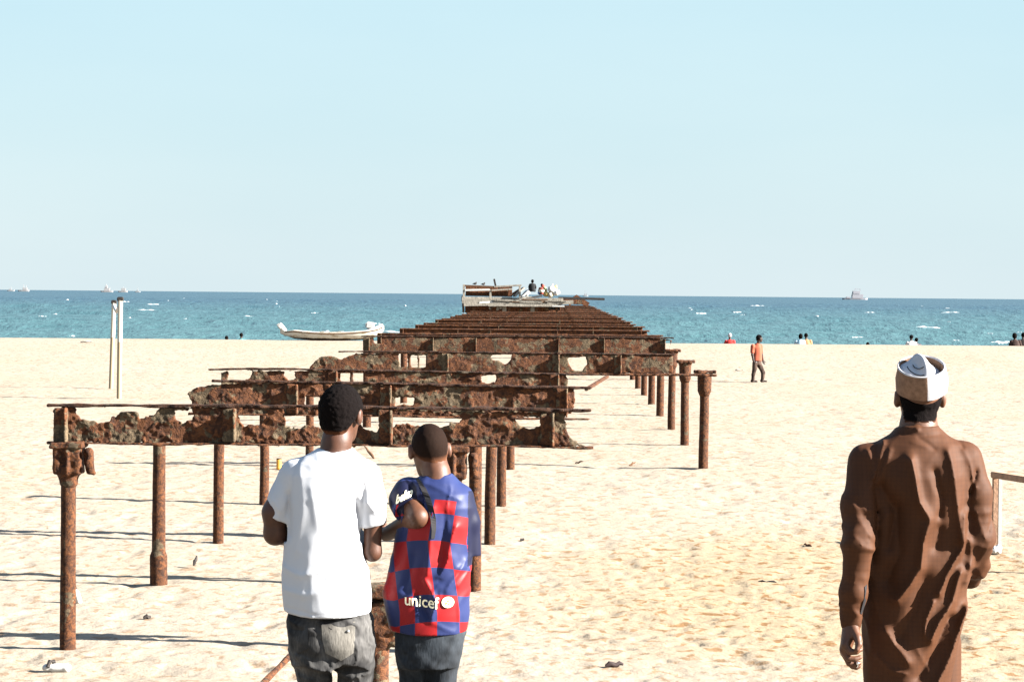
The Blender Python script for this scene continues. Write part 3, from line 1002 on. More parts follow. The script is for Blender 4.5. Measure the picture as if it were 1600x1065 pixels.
# ------------------------------------------------------------------ platform at the end of the pier
def build_platform():
    D = 112.0
    S = FPX / D

    def P(px, py, dy=0.0):
        w = U(px, py, D); return Vector((w.x, w.y + dy, w.z))
    root = empty('timber_platform', P(722, 487), 'ramshackle platform of pale boards and rails at the end of the pier', 'platform')
    inv = root.location

    def part(name, mb, mat):
        o = mb.build(name, mat, root); o.location = -inv; return o

    rs = random.Random(3)
    # deck of boards
    for (x0, x1, y0, y1, dy) in ((722, 800, 466, 466.5, 0), (722, 772, 471, 472, -.1), (770, 842, 473, 472, -.16), (800, 880, 468, 469.5, -.05), (838, 896, 474, 472, -.12),
                                 (725, 790, 476, 475, -.2), (790, 872, 476.5, 477, -.22), (722, 880, 468, 469, 1.2), (724, 880, 467, 469, 2.4)):
        part('deck_board', MB().bar(P(x0, y0, dy), P(x1, y1, dy), .9 if dy > .5 else .34, .17 + rs.uniform(-.03, .05), .01), M_WOODG)
    part('deck_slab', MB().box((P(800, 472.5).x, D + 1.6, P(800, 472.5).z), (78 / S, 1.6, .10), None, .01), M_WOODB)
    for px, w in ((724, .10), (740, .14), (788, .2), (795, .12), (832, .2), (838, .14), (870, .13)):
        part('post', MB().bar(P(px, 488, .1), P(px + rs.uniform(-1, 1), 474, .1), w, w, .01), M_WOODB if w < .18 else M_WOODG)
    part('back_panel', MB().box((P(800, 482).x, D + 1.9, P(800, 482).z), (76 / S, .06, .24)), M_RUSTF)
    part('skirt_panel', MB().box((P(866, 480).x, D + .2, P(866, 480).z), (9 / S, .05, .14)), M_DARK)
    # railing with a brown back board
    part('railing_board', MB().bar(P(727, 454, .4), P(800, 455.5, .4), .05, .50, .01), M_RUSTF)
    part('rail', MB().bar(P(723, 446, .2), P(772, 448, .2), .09, .08, .01), M_WOODB)
    part('rail', MB().bar(P(770, 448, .2), P(815, 445.5, .2), .09, .08, .01), M_WOODG)
    part('rail', MB().bar(P(726, 453.2, .15), P(765, 452.5, .15), .06, .10, .01), M_PAINTW)
    part('rail', MB().bar(P(768, 453.5, .15), P(800, 451.5, .15), .06, .08, .01), M_WOODG)
    for px, y0 in ((724.5, 444), (766, 452), (812, 446)):
        part('railing_post', MB().bar(P(px, 466, .2), P(px, y0, .2), .10, .10, .01), M_WOODG)
    part('railing_post', MB().bar(P(722.5, 471, -.1), P(722.5, 462, -.1), .08, .08, .01), M_DARK)
    part('mast', MB().bar(P(774, 447, .5), P(771.5, 435.5, .5), .09, .09, .01), M_DARK)
    for i in range(16):
        x0 = rs.uniform(722, 860); L = rs.uniform(10, 42); y0 = rs.uniform(464, 479)
        part('loose_board', MB().bar(P(x0, y0, rs.uniform(-.34, -.24)), P(min(x0 + L, 893), y0 + rs.uniform(-1.6, 1.6), rs.uniform(-.34, -.24)), rs.uniform(.05, .2), rs.uniform(.04, .10), .006),
             (M_WOODG, M_PAINTW, M_WOODB, M_WOODG)[i % 4])
    for i in range(7):
        x0 = rs.uniform(738, 868)
        part('hanging_slat', MB().bar(P(x0, 476, -.1), P(x0 + rs.uniform(-2, 2), rs.uniform(480, 486), -.1), .05, .12, .006), (M_WOODG, M_WOODB, M_RUSTF)[i % 3])
    # broken boards heaped beside the railing
    for i, (x0, y0, x1, y1, mt, lb) in enumerate(((803, 463, 818, 449, M_WOODG, 'pale broken board leaning against the platform rail, steepest of the heap'),
                                   (812, 466, 827, 452, M_PAINTW, 'white broken board leaning in the heap on the platform'),
                                   (798, 461, 812, 452, M_WOODB, 'brown broken board leaning at the rail end of the heap'),
                                   (822, 466, 846, 462, M_DARK, 'dark board lying flat across the platform heap'),
                                   (800, 467, 830, 464, M_WOODG, 'grey board lying at the foot of the heap on the platform'))):
        o = MB().bar(P(x0, y0, .3 + .1 * i), P(x1, y1, .5 + .1 * i), .28, .07, .01).build('broken_board', mt)
        tag(o, lb, 'board', 'broken boards on the platform')
    # bundles
    cols = {'cream': (.72, .66, .50), 'white': (.80, .80, .78), 'yellow': (.72, .55, .2), 'blue': (.10, .22, .5), 'red': (.45, .07, .05), 'green': (.25, .35, .18)}
    spec = [('cream', 846, 455, 5, 'cream cloth bundle at the left of the platform heap'), ('yellow', 853, 459, 4.5, 'yellow cloth bundle low in the middle of the platform heap'),
            ('white', 862, 452, 6, 'big white sack near the right of the platform heap'), ('white', 869, 457, 5, 'white sack at the right edge of the platform heap'),
            ('blue', 843, 457, 3, 'small blue bundle beside the sitting figure on the platform'), ('cream', 860, 460, 5, 'cream bundle at the foot of the platform heap'),
            ('green', 851, 450, 3, 'small greenish bundle on top of the platform heap'), ('yellow', 868, 449, 3, 'small yellow bundle at the top right of the platform heap'),
            ('blue', 857, 452, 2.2, 'tiny blue bundle on the white sack of the platform heap'), ('red', 848, 447, 2.6, 'small red bundle on top of the platform heap'),
            ('white', 822, 458, 5, 'white crumpled sack beside the broken boards on the platform')]
    mats = {k: fabric('bundle_cloth_' + k, tuple(c * .5 for c in v), 0.15) for k, v in cols.items()}
    for c, px, py, r, lb in spec:
        q = P(px, py, .9)
        f = Field((-.3, -.3, -.3), (.3, .3, .3), 0.025)
        rr = r / S
        f.ell((0, 0, 0), (rr * 1.05, rr, rr * .95), .01).cap((0, 0, rr * .7), (rr * .2, 0, rr * 1.15), rr * .3, rr * .18, .04)
        f.disp(lambda x, y, z: 0.05 * fbm(x * 9 + px, y * 9, z * 9, int(px) % 30, 2))
        o = link('cloth_bundle', f.mesh('cloth_bundle'), mats[c]); o.location = q
        tag(o, lb, 'bundle', 'bundles on the platform')
    # collapsed ironwork and plank right of the platform
    for i, (x0, y0, x1, y1, dy, lb) in enumerate(((878, 471, 912, 472, 6, 'rusty beam lying level in the collapsed ironwork right of the platform'),
                                   (888, 475, 905, 463.5, 7, 'rusty beam tilted up in the collapsed ironwork right of the platform'),
                                   (900, 464, 922, 478, 8, 'rusty beam sloping down in the collapsed ironwork right of the platform'))):
        o = MB().bar(P(x0, y0, dy), P(x1, y1, dy), .3, .28, .02).build('fallen_beam', M_RUSTF)
        tag(o, lb, 'beam', 'collapsed beams at the end of the pier')
    o = MB().bar(P(872, 465.5, 4), P(947, 467.5, 4), .22, .12, .01).build('plank', M_DARK)
    tag(o, 'long dark plank jutting out over the sea right of the platform', 'plank')
    # birds on the rail
    for px, lb in ((742, 'small dark bird on the platform rail, left of the other'), (755, 'small dark bird on the platform rail, nearer the mast')):
        q = P(px, 444.6 if px < 750 else 445.3, .2)
        f = Field((-.15, -.1, -.06), (.15, .1, .2), .012)
        f.ell((0, 0, .05), (.085, .045, .05), .01).ell((.06, 0, .11), (.032, .03, .03), .02).cap((-.06, 0, .045), (-.13, 0, .03), .022, .012, .02)
        f.cap((.085, 0, .11), (.11, 0, .105), .01, .004, .004).cap((.01, .015, .02), (.01, .015, -.03), .008, .007, .005)
        o = link('bird', f.mesh('bird'), M_DARK); o.location = q
        tag(o, lb, 'bird', 'birds on the platform rail')


# ------------------------------------------------------------------ people
def head_prims(f, c, s=1.0, yaw=0.0, pitch=0.0, roll=0.0, ears=True):
    """skull, face, jaw, nose, lips, eyes; faces +y, then turned"""
    M = (Matrix.Rotation(yaw, 3, 'Z') @ Matrix.Rotation(pitch, 3, 'X') @ Matrix.Rotation(roll, 3, 'Y'))
    Mn = np.array(M)
    c = np.array(c, float)

    def p(x, y, z): return c + Mn @ (np.array([x, y, z]) * s)
    f.ell(p(0, -.012, .018), np.array((.076, .096, .094)) * s, .01, Mn)
    f.ell(p(0, .028, -.035), np.array((.062, .068, .085)) * s, .03, Mn)
    f.ell(p(0, .052, -.088), np.array((.042, .042, .036)) * s, .03, Mn)
    f.cap(p(0, .092, .008), p(0, .108, -.034), .011 * s, .015 * s, .012)
    f.ell(p(.014, .1, -.036), np.array((.012, .012, .009)) * s, .008, Mn)
    f.ell(p(-.014, .1, -.036), np.array((.012, .012, .009)) * s, .008, Mn)
    for sx in (-1, 1):
        f.ell(p(sx * .032, .098, .002), np.array((.02, .014, .013)) * s, .012, Mn, 's')
        f.ell(p(sx * .032, .081, .001), np.array((.014, .014, .012)) * s, .003, Mn)
        f.cap(p(sx * .015, .09, .02), p(sx * .05, .078, .022), .009 * s, .007 * s, .012)
    f.ell(p(0, .094, -.062), np.array((.026, .014, .007)) * s, .006, Mn)
    f.ell(p(0, .092, -.074), np.array((.023, .014, .008)) * s, .006, Mn)
    if ears:
        for sx in (-1, 1):
            f.ell(p(sx * .085, -.006, -.004), np.array((.014, .022, .034)) * s, .008, Mn)
            f.ell(p(sx * .099, -.002, .002), np.array((.006, .010, .016)) * s, .005, Mn, 's')
    p.c, p.M, p.s = c, Mn, s
    return p


HAIR_Y = [-.12, -.085, -.055, -.025, .0, .028, .055, .08, .12]
HAIR_Z = [-.078, -.076, -.062, -.030, -.012, -.006, .035, .058, .066]


def hair_cap(name, hp, yaw, pitch, roll, mat, parent, thick=.008, h=.0045, noise=.002, nape=0.0, nscale=140, back=0.0, ball=True, cut=None, neck=None):
    """head of hair that thins out into the skin at the hairline"""
    c = hp.c
    f = Field(c - .17 * hp.s, c + .17 * hp.s, h)
    head_prims(f, c, hp.s, yaw, pitch, roll, ears=False)
    if ball: f.ell(hp(0, -.045, -.055), np.array((.058, .050, .050)) * hp.s, .02, hp.M)
    if neck: f.chain(neck[0], neck[1], .02)
    M = hp.M

    def off(x, y, z):
        d = np.stack([x - c[0], y - c[1], z - c[2]], -1) @ M / hp.s
        hl = np.interp(d[:, 1], HAIR_Y, HAIR_Z) + nape + .004 * vnoise(x * 90, y * 90, z * 90, 3)
        e = np.clip((d[:, 2] - hl) / .030, -1, 1)
        top = np.clip(d[:, 2] / .06, 0, 1)
        e = np.where(d[:, 2] < -.11, -1, e)
        return np.where(e > 0, thick * e + back * top, .012 * e - .001) + noise * vnoise(x * nscale, y * nscale, z * nscale, 4) * (e > 0)
    f.disp(off, .05)
    if cut: f.above(*cut)
    me = f.mesh(name)
    d = (mesh_co(me) - c) @ M / hp.s
    hl = np.interp(d[:, 1], HAIR_Y, HAIR_Z) + nape
    at = me.attributes.new('edge', 'FLOAT', 'POINT')
    at.data.foreach_set('value', np.clip((d[:, 2] - hl) / .030, 0, 1).astype(np.float32))
    return link(name, me, mat, parent)


def hand_prims(f, w, d, n, thumb, s=1.0, curl=0.55):
    """hand at wrist w: d along the hand, n out of the palm, thumb = +1/-1 side"""
    w = np.array(w, float); d = np.array(Vector(d).normalized()); n = np.array(n, float)
    n = n - d * (n @ d); n /= np.linalg.norm(n)
    sd = np.cross(d, n) * thumb
    offs = (.031, .011, -.010, -.029); lens = (.070, .078, .073, .057)
    for o, L in zip(offs, lens):
        b = w + (d * (.088 - abs(o - .005) * .25) + sd * o) * s
        f.cap(w + d * .012 * s + sd * o * .6 * s, b, .017 * s, .0125 * s, .012)
        ang = curl * .5
        for frac, r0, r1 in ((.45, .0098, .009), (.31, .009, .0082), (.24, .0082, .0068)):
            e = b + (d * math.cos(ang) + n * math.sin(ang)) * L * frac * s
            f.cap(b, e, r0 * s, r1 * s, .002)
            b = e; ang += curl
    b = w + (d * .025 + sd * .024) * s
    for v, L, r0, r1 in (((.62, .62, .35), .042, .015, .0115), ((.85, .35, .4), .032, .011, .010), ((.9, .15, .45), .026, .0098, .0078)):
        v = (d * v[0] + sd * v[1] + n * v[2]); v /= np.linalg.norm(v)
        e = b + v * L * s
        f.cap(b, e, r0 * s, r1 * s, .005)
        b = e


def set_tone(me, fn):
    """per vertex multiplier of the skin colour: eyes, lips, palms"""
    co = mesh_co(me)
    c = np.ones((len(co), 4), np.float32)
    fn(co, c)
    at = me.attributes.new('tone', 'FLOAT_COLOR', 'POINT')
    at.data.foreach_set('color', c.ravel())


def face_tone(p, s=1.0):
    def fn(co, c):
        for sx in (-1, 1):
            e = np.linalg.norm(co - p(sx * .032, .094, .001), axis=1)
            c[e < .0125 * s, :3] = (5.0, 9.0, 15.0)
            e = np.linalg.norm(co - p(sx * .032, .097, .001), axis=1)
            c[e < .0065 * s, :3] = .12
        l = np.linalg.norm((co - p(0, .102, -.068)) / np.array((2.2, 1, 1)), axis=1)
        c[l < .013 * s, :3] = (1.15, .75, .8)
    return fn


def folds(per, items):
    """items: (pixel polyline, width px, height m). Returns displacement of the back of a garment"""
    segs = []
    for pts, w, a in items:
        q = [per.q(*p) for p in pts]
        for i in range(len(q) - 1):
            segs.append((q[i][0], q[i][2], q[i + 1][0], q[i + 1][2], w / per.s, a))

    def fn(x, z):
        out = 0
        best = {}
        x = x + .010 * vnoise(x * 9, z * 9, 0, 51); z = z + .010 * vnoise(x * 9, z * 9, 0, 52)
        for (x0, z0, x1, z1, w, a) in segs:
            ex, ez = x1 - x0, z1 - z0
            t = np.clip(((x - x0) * ex + (z - z0) * ez) / (ex * ex + ez * ez + 1e-9), 0, 1)
            d2 = (x - x0 - ex * t) ** 2 + (z - z0 - ez * t) ** 2
            dd = np.sqrt(d2) / w
            v = a * (.5 * np.exp(-dd * dd) + .5 * np.exp(-1.7 * dd))
            k = (w, a)
            best[k] = v if k not in best else (np.maximum(best[k], v) if a > 0 else np.minimum(best[k], v))
        for v in best.values(): out = out + v
        return out
    return fn


class Per:
    def __init__(s, px0, D, ground, label, group=None, cat='person'):
        w = U(px0, 800, D)
        s.D = D; s.s = FPX / D
        s.root = empty('person', (w.x, D, ground), label, cat, group)
        s.o = Vector((w.x, D, ground))

    def q(s, px, py, y=0.0):
        w = U(px, py, s.D + y)
        return (w.x - s.o.x, y, w.z - s.o.z)

    def ring(s, py, l, r, b, cy=0.0):
        a = s.q(l, py); c = s.q(r, py)
        return (a[2], (a[0] + c[0]) / 2, cy, (c[0] - a[0]) / 2, b)


def drape(per, surf_obj, pts, off, seed_dir=(0, 1, 0)):
    """lay local points on the back of a garment (rays from behind)"""
    me = surf_obj.data
    co = mesh_co(me)
    tree = BVHTree.FromPolygons([tuple(v) for v in co], [tuple(p.vertices) for p in me.polygons])
    out = []
    for (x, z) in pts:
        loc, nrm, idx, dist = tree.ray_cast(Vector((x, -2, z)), Vector(seed_dir), 4)
        if loc is None:
            loc, nrm, idx, dist = tree.find_nearest(Vector((x, -.15, z)))
        out.append(Vector((loc.x, loc.y - off, loc.z)))
    return out


def draped_text(per, surf, txt, px, py, px1, py1, height_px, name, mat, parent, bold=0.0, shear=0.0, off=.005):
    """text running from (px,py) to (px1,py1) (baseline) on the back of surf"""
    cu = bpy.data.curves.new(name, 'FONT'); cu.body = txt; cu.offset = bold; cu.shear = shear
    cu.resolution_u = 4
    ob = bpy.data.objects.new(name, cu); COL.objects.link(ob)
    dg = bpy.context.evaluated_depsgraph_get()
    me = bpy.data.meshes.new_from_object(ob.evaluated_get(dg))
    bpy.data.objects.remove(ob)
    bm = bmesh.new(); bm.from_mesh(me)
    bmesh.ops.triangulate(bm, faces=bm.faces)
    for _ in range(3):
        bmesh.ops.subdivide_edges(bm, edges=[e for e in bm.edges if e.calc_length() > .09], cuts=1)
        bmesh.ops.triangulate(bm, faces=bm.faces)
    xs = [v.co.x for v in bm.verts]; x0, x1 = min(xs), max(xs)
    pts = []
    for v in bm.verts:
        t = (v.co.x - x0) / (x1 - x0)
        ax = px + (px1 - px) * t; ay = py + (py1 - py) * t - v.co.y * height_px
        q = per.q(ax, ay); pts.append((q[0], q[2]))
    for v, p in zip(bm.verts, drape(per, surf, pts, off)):
        v.co = p
    m2 = bpy.data.meshes.new(name); bm.to_mesh(m2); bm.free()
    return link(name, m2, mat, parent)


def draped_poly(per, surf, polys, name, mat, parent, off=.004):
    bm = bmesh.new()
    for poly in polys:
        pts = [(per.q(*p)[0], per.q(*p)[2]) for p in poly]
        cx = sum(p[0] for p in pts) / len(pts); cz = sum(p[1] for p in pts) / len(pts)
        rings = []
        for k in (1.0, .66, .33):
            rings.append([bm.verts.new(v) for v in drape(per, surf, [(cx + (p[0] - cx) * k, cz + (p[1] - cz) * k) for p in pts], off)])
        c = bm.verts.new(drape(per, surf, [(cx, cz)], off)[0])
        n = len(pts)
        for A, B in zip(rings, rings[1:]):
            for i in range(n): bm.faces.new((A[i], A[(i + 1) % n], B[(i + 1) % n], B[i]))
        for i in range(n): bm.faces.new((rings[-1][i], rings[-1][(i + 1) % n], c))
    bmesh.ops.recalc_face_normals(bm, faces=bm.faces)
    me = bpy.data.meshes.new(name); bm.to_mesh(me); bm.free()
    me.polygons.foreach_set('use_smooth', np.ones(len(me.polygons), bool))
    return link(name, me, mat, parent)


def legs_and_shoes(f, shoes, hips, knees, ankles, sc=1.0):
    for h_, k_, a_ in zip(hips, knees, ankles):
        f.chain([h_, k_, a_, (a_[0], a_[1], .05)], [.055 * sc, .052 * sc, .036 * sc, .034 * sc], .03)
        f.cap((a_[0], a_[1] - .03, .035), (a_[0], a_[1] + .13, .028), .035 * sc, .026 * sc, .02)
        if shoes is not None:
            shoes.cap((a_[0], a_[1] - .04, .042), (a_[0], a_[1] + .14, .036), .045, .038, .01)


def back_mask(y, cy=0.0, w=0.05):
    return np.clip((cy + w - y) / (2 * w), 0, 1)


def person_in_kurta():
    P = Per(1432, 8.13, .945, 'man in a long brown kurta and tan and white cap walking toward the sea', cat='person')
    r = P.root; q = P.q
    H = 1.8
    # body
    f = Field((-.36, -.26, 0), (.38, .40, 1.90), 0.005)
    hc = q(1437, 621, .052)
    hp = head_prims(f, hc, .955, 0.0, .10)
    f.chain([q(1434, 700, .0), q(1435, 668, .015), q(1437, 634, .045)], [.075, .064, .058], .02)
    f.loft([P.ring(1085, 1375, 1470, .08, .02), P.ring(1000, 1372, 1478, .09, .02), P.ring(880, 1384, 1480, .08, .01), P.ring(780, 1380, 1492, .095), P.ring(710, 1375, 1496, .08), P.ring(690, 1400, 1468, .055)], .03)
    lw = q(1331, 974, -.095)
    f.chain([q(1362, 718), q(1343, 845, -.105), lw], [.045, .036, .025], .02)
    f.chain([q(1502, 716), q(1528, 838, -.03), q(1512, 905, .16)], [.045, .036, .025], .02)
    # left hand: palm turned back, fingers curled toward the thigh
    kn = [q(1321, 1007, -0.142), q(1318, 1014, -0.124), q(1319, 1019, -0.106), q(1322, 1022, -0.090)]
    p1 = [q(1329, 1018, -0.154), q(1326, 1028, -0.136), q(1327, 1036, -0.114), q(1331, 1040, -0.094)]
    p2 = [q(1338, 1017.5, -0.156), q(1336, 1029, -0.138), q(1336, 1038, -0.116), q(1338, 1042, -0.096)]
    p3 = [q(1345, 1014, -0.150), q(1344, 1026, -0.134), q(1343, 1035, -0.114), q(1343, 1040, -0.096)]
    for a, b, c, d, rr in zip(kn, p1, p2, p3, (1, 1.03, 1, .88)):
        f.cap(lw, a, .024, .0145 * rr, .016)
        f.cap(a, b, .0128 * rr, .0112 * rr, .002); f.cap(b, c, .0110 * rr, .0102 * rr, .002); f.cap(c, d, .0102 * rr, .008 * rr, .002)
    f.chain([q(1334, 983, -.12), q(1340, 996, -.148), q(1342, 1006, -.164), q(1339, 1014, -.172)], [.020, .0145, .0118, .0095], .006)
    hand_prims(f, q(1512, 905, .16), (-.35, .9, -.1), (-.8, -.2, -.3), 1, 1.0, .5)
    legs_and_shoes(f, None, [(-.085, .0, .86), (.085, .0, .86)], [(-.095, .03, .48), (.09, -.02, .48)], [(-.10, .06, .09), (.09, -.1, .09)])
    me = f.mesh('body'); set_tone(me, face_tone(hp))
    link('body', me, M_SKIN_M, r)
    hair_cap('hair', hp, 0, .10, 0, M_HAIRT, r, .004, nape=-.004, ball=False, neck=([q(1434, 700, .0), q(1435, 668, .015), q(1437, 634, .045)], [.075, .064, .058]), cut=(hp(0, 0, .042), tuple(hp.M @ np.array((0, .45, -.9)))))
    # kurta
    f = Field((-.40, -.32, .40), (.42, .36, 1.68), 0.005)
    f.loft([P.ring(1170, 1352, 1487, .145, .02), P.ring(1065, 1349, 1490, .138, .02), P.ring(1010, 1347, 1496, .134, .02), P.ring(970, 1346, 1503, .132, .02), P.ring(930, 1348, 1510, .13, .015),
            P.ring(880, 1352, 1519, .128, .01), P.ring(840, 1356, 1515, .128, .005), P.ring(790, 1360, 1512, .134), P.ring(740, 1353, 1517, .135), P.ring(712, 1350, 1516, .12, .0),
            P.ring(692, 1366, 1500, .095, .0), P.ring(678, 1390, 1478, .08, .005), P.ring(666, 1401, 1465, .072, .012)], .03, 2.02)
    f.chain([q(1356, 722, -.01), q(1341, 790, -.065), q(1340, 850, -.107), q(1333, 925, -.10), q(1330, 973, -.095)], [.064, .049, .045, .036, .027], .028)
    f.chain([q(1508, 718), q(1526, 770, -.015), q(1530, 838, -.025), q(1526, 880, .06), q(1517, 903, .14)], [.066, .056, .052, .044, .034], .028)
    f.chain([q(1433, 672, -.06), q(1433, 668, .02)], [.010, .068], .0)
    fo = folds(P, [
        ([(1352, 700), (1360, 733), (1358, 756)], 3.2, 0.0085), ([(1376, 682), (1365, 722), (1360, 745)], 3.2, 0.01262), ([(1384, 697), (1372, 735), (1366, 752)], 3.2, 0.00765),
        ([(1372, 760), (1392, 800), (1385, 850)], 10.4, -0.01377),
        ([(1412, 715), (1419, 748), (1424, 778), (1440, 806), (1433, 846), (1430, 880), (1415, 903), (1392, 926)], 8, 0.03305),
        ([(1395, 790), (1400, 860), (1385, 900)], 16, -0.02527), ([(1452, 735), (1462, 770), (1458, 800)], 7.2, -0.0175),
        ([(1472, 700), (1482, 745), (1490, 800), (1492, 835)], 8, 0.01944), ([(1460, 820), (1455, 850)], 9.6, -0.0175),
        ([(1500, 702), (1510, 728), (1519, 760)], 3.2, 0.0085), ([(1522, 735), (1512, 770)], 3.2, -0.01377),
        ([(1500, 800), (1495, 850), (1478, 885), (1460, 918)], 6.4, 0.02333), ([(1505, 835), (1512, 870), (1505, 905)], 6.4, 0.01555),
        ([(1440, 900), (1420, 950), (1400, 990)], 14.4, -0.01944),
        ([(1495, 890), (1480, 930), (1462, 960), (1446, 992)], 7.2, 0.02916), ([(1452, 930), (1440, 960), (1436, 985)], 4, 0.01607),
        ([(1378, 978), (1392, 1000), (1412, 1022)], 8.8, 0.01944), ([(1365, 1020), (1385, 1040), (1410, 1042)], 4, 0.0085),
        ([(1505, 945), (1492, 985), (1470, 1030), (1456, 1062)], 8, 0.02916), ([(1478, 960), (1455, 1010), (1430, 1050)], 9.6, -0.01944),
        ([(1428, 684), (1442, 692), (1452, 700)], 3, -0.0051), ([(1418, 690), (1440, 698)], 3, 0.0034),
        ([(1330, 800), (1345, 822), (1358, 836)], 3.2, 0.004208), ([(1326, 830), (1342, 846), (1358, 850)], 3.2, 0.004208), ([(1330, 775), (1342, 800)], 4, -0.00595),
        ([(1520, 800), (1530, 830), (1540, 850)], 3.2, 0.004675), ([(1540, 840), (1528, 870), (1520, 890)], 3.2, 0.004675), ([(1548, 800), (1538, 826)], 3.2, -0.0068),
        ([(1374, 690), (1360, 735), (1364, 800)], 2.4, -0.0051), ([(1496, 688), (1512, 738), (1510, 800)], 2.4, -0.0051), ([(1404, 676), (1434, 681), (1464, 676)], 2.4, -0.00425),
    ])

    def dk(x, y, z):
        w = vnoise(x * 7 + 1.5 * vnoise(x * 3, y * 3, z * 3, 5), y * 5, z * 2.2, 6)
        w2 = vnoise(x * 16 + 2 * w, y * 12, z * 7 + x * 6, 8)
        w3 = .32 - np.abs(vnoise(x * 13 + z * 5 + 1.2 * w, y * 9, z * 3.5 - x * 3, 9))
        sm = np.clip((np.abs(x - .005) - .150) / .02, 0, 1) * np.clip((1.42 - z) * 8, 0, 1) * np.clip((z - .86) * 12, .15, 1)
        w4 = .30 - np.abs(vnoise(x * 9 + z * 9, y * 9 - z * 5, z * 15, 61)); w5 = .25 - np.abs(vnoise(x * 14 - z * 11, y * 14, z * 24, 62))
        return sm * (.019 * np.clip(w4, 0, 1) + .008 * np.clip(w5, 0, 1)) + fo(x, z) * back_mask(y, -.02, .04) + .008 * w + .003 * w2 + .009 * np.clip(w3, 0, 1) * np.clip((1.50 - z) * 6, .2, 1) + .005 * np.clip(.25 - np.abs(vnoise(x * 26 - z * 14 + w, y * 16, z * 9 + x * 8, 12)), 0, 1)
    f.disp(dk, .09)
    f.above((0, 0, .46), (0, 0, 1))
    kurta = link('kurta', f.mesh('kurta', 3), M_KURTA, r)
    # cuff slit and button on the left sleeve
    draped_poly(P, kurta, [[(1343, 908), (1347, 905), (1346, 930), (1340, 952), (1337, 950), (1341, 930)]], 'cuff_slit', M_BLACK, kurta, .003)
    f = Field((-.36, -.18, .65), (-.2, .02, .90), .006)
    f.chain([q(1331, 955, -.097), q(1330.5, 973, -.095)], [.034, .0335], .0)
    link('cuff', f.mesh('cuff'), M_KURTA, kurta)
    # trousers
    f = Field((-.22, -.22, .05), (.22, .2, .9), 0.009)
    for a in ([(-.085, 0, .82), (-.095, .03, .48), (-.10, .05, .12)], [(.085, 0, .82), (.09, -.02, .48), (.09, -.10, .12)]):
        f.chain([(p_[0], p_[1] + .03, p_[2]) for p_ in a], [.085, .08, .07], .03)
    f.above((0, 0, .1), (0, 0, 1))
    link('trousers', f.mesh('trousers'), M_KURTA, r)
    f = Field((-.2, -.25, -.02), (.2, .3, .13), 0.007)
    legs_and_shoes(Field((0, 0, 0), (.02, .02, .02), .01), f, [(-.085, 0, .86), (.085, 0, .86)], [(-.1, 0, .48), (.09, 0, .48)], [(-.10, .06, .09), (.09, -.1, .09)])
    f.above((0, 0, 0), (0, 0, 1))
    link('shoe', f.mesh('shoe'), M_DARK, r)
    # ring on the curled ring finger
    rc = Vector(q(1339.5, 1036.5, -.115))
    t = MB()
    pts = [rc + Vector((.001 * math.sin(k), .0125 * math.cos(k * math.pi / 8), .0125 * math.sin(k * math.pi / 8))) for k in range(17)]
    t.tube(pts, .0028, 6)
    t.ball(rc + Vector((.0, -.013, .004)), (.006, .005, .006), 2)
    t.build('ring', plain('silver', (.75, .75, .76), .25, .5, .05, 10, 0, metal=1.0), r)
    # cap: tan and white band, pleated crown
    hcap = empty('cap', q(1439.5, 590, .006)); hcap.parent = r
    hcap.rotation_euler = (R(23), R(-4), 0)
    n = 96
    rx, ry, hh = .0885, .099, .043

    def band(t0, t1, r0, z0, z1, nm, mat, thick=.005, seg=48):
        bm = bmesh.new(); rows = []
        for i in range(seg + 1):
            a = t0 + (t1 - t0) * i / seg
            c, s_ = math.sin(a), -math.cos(a)         # a = 0 at the back, growing to the right
            wob = .0015 * math.sin(a * 5 + 1)
            rows.append([bm.verts.new(((rx + k + wob) * c * (1 - .06 * (z > 0)), (ry + k + wob) * s_ * (1 - .06 * (z > 0)), z)) for (k, z) in
                         ((r0 + .002, z0), (r0 + .004, z0 * .3 + z1 * .2), (r0, z1), (r0 - thick, z1), (r0 - thick, z0))])
        for A, B in zip(rows, rows[1:]):
            for k in range(5): bm.faces.new((A[k], B[k], B[(k + 1) % 5], A[(k + 1) % 5]))
        bm.faces.new(rows[0]); bm.faces.new(rows[-1][::-1])
        bmesh.ops.recalc_face_normals(bm, faces=bm.faces)
        me = bpy.data.meshes.new(nm); bm.to_mesh(me); bm.free()
        me.polygons.foreach_set('use_smooth', np.ones(len(me.polygons), bool))
        me.set_sharp_from_angle(angle=R(40))
        o = link(nm, me, mat, hcap); return o
    seam = .06
    band(-math.pi + seam, seam, 0, -hh, hh, 'tan_panel', M_TAN)
    band(seam, math.pi + seam, 0, -hh, hh, 'white_panel', M_CAPW)
    band(-math.pi, math.pi, -.0052, -hh + .004, hh - .002, 'lining', M_TAN, .002, 96)
    t = MB()
    t.tube([((rx - .002) * .94 * math.sin(a), -(ry - .002) * .94 * math.cos(a), hh + .001) for a in np.linspace(-math.pi, math.pi, 73)], .0035, 6)
    t.build('rim', M_CAPW, hcap)
    bm = bmesh.new()
    nr, nt = 16, 72
    rows = []
    for i in range(nr + 1):
        rr = i / nr
        row = []
        for j in range(nt):
            a = 2 * math.pi * j / nt
            x = (rx - .009) * .95 * rr * math.sin(a); y = -(ry - .009) * .95 * rr * math.cos(a)
            d = x - .002 + y * .22
            ridge = math.exp(-(d / .022) ** 2) * (1 - rr ** 6)
            ed = .022 - .015 * math.sin(a)
            z = (ed - .018) * rr ** 2 + .034 * (1 - rr ** 2) + .034 * ridge * (.55 + .45 * max(0, min(1, (y + .1) / .14))) + .006 * math.sin(x * 90) * (1 - rr)
            row.append(bm.verts.new((x, y, z + .018)))
        rows.append(row)
    for A, B in zip(rows, rows[1:]):
        for j in range(nt): bm.faces.new((A[j], A[(j + 1) % nt], B[(j + 1) % nt], B[j]))
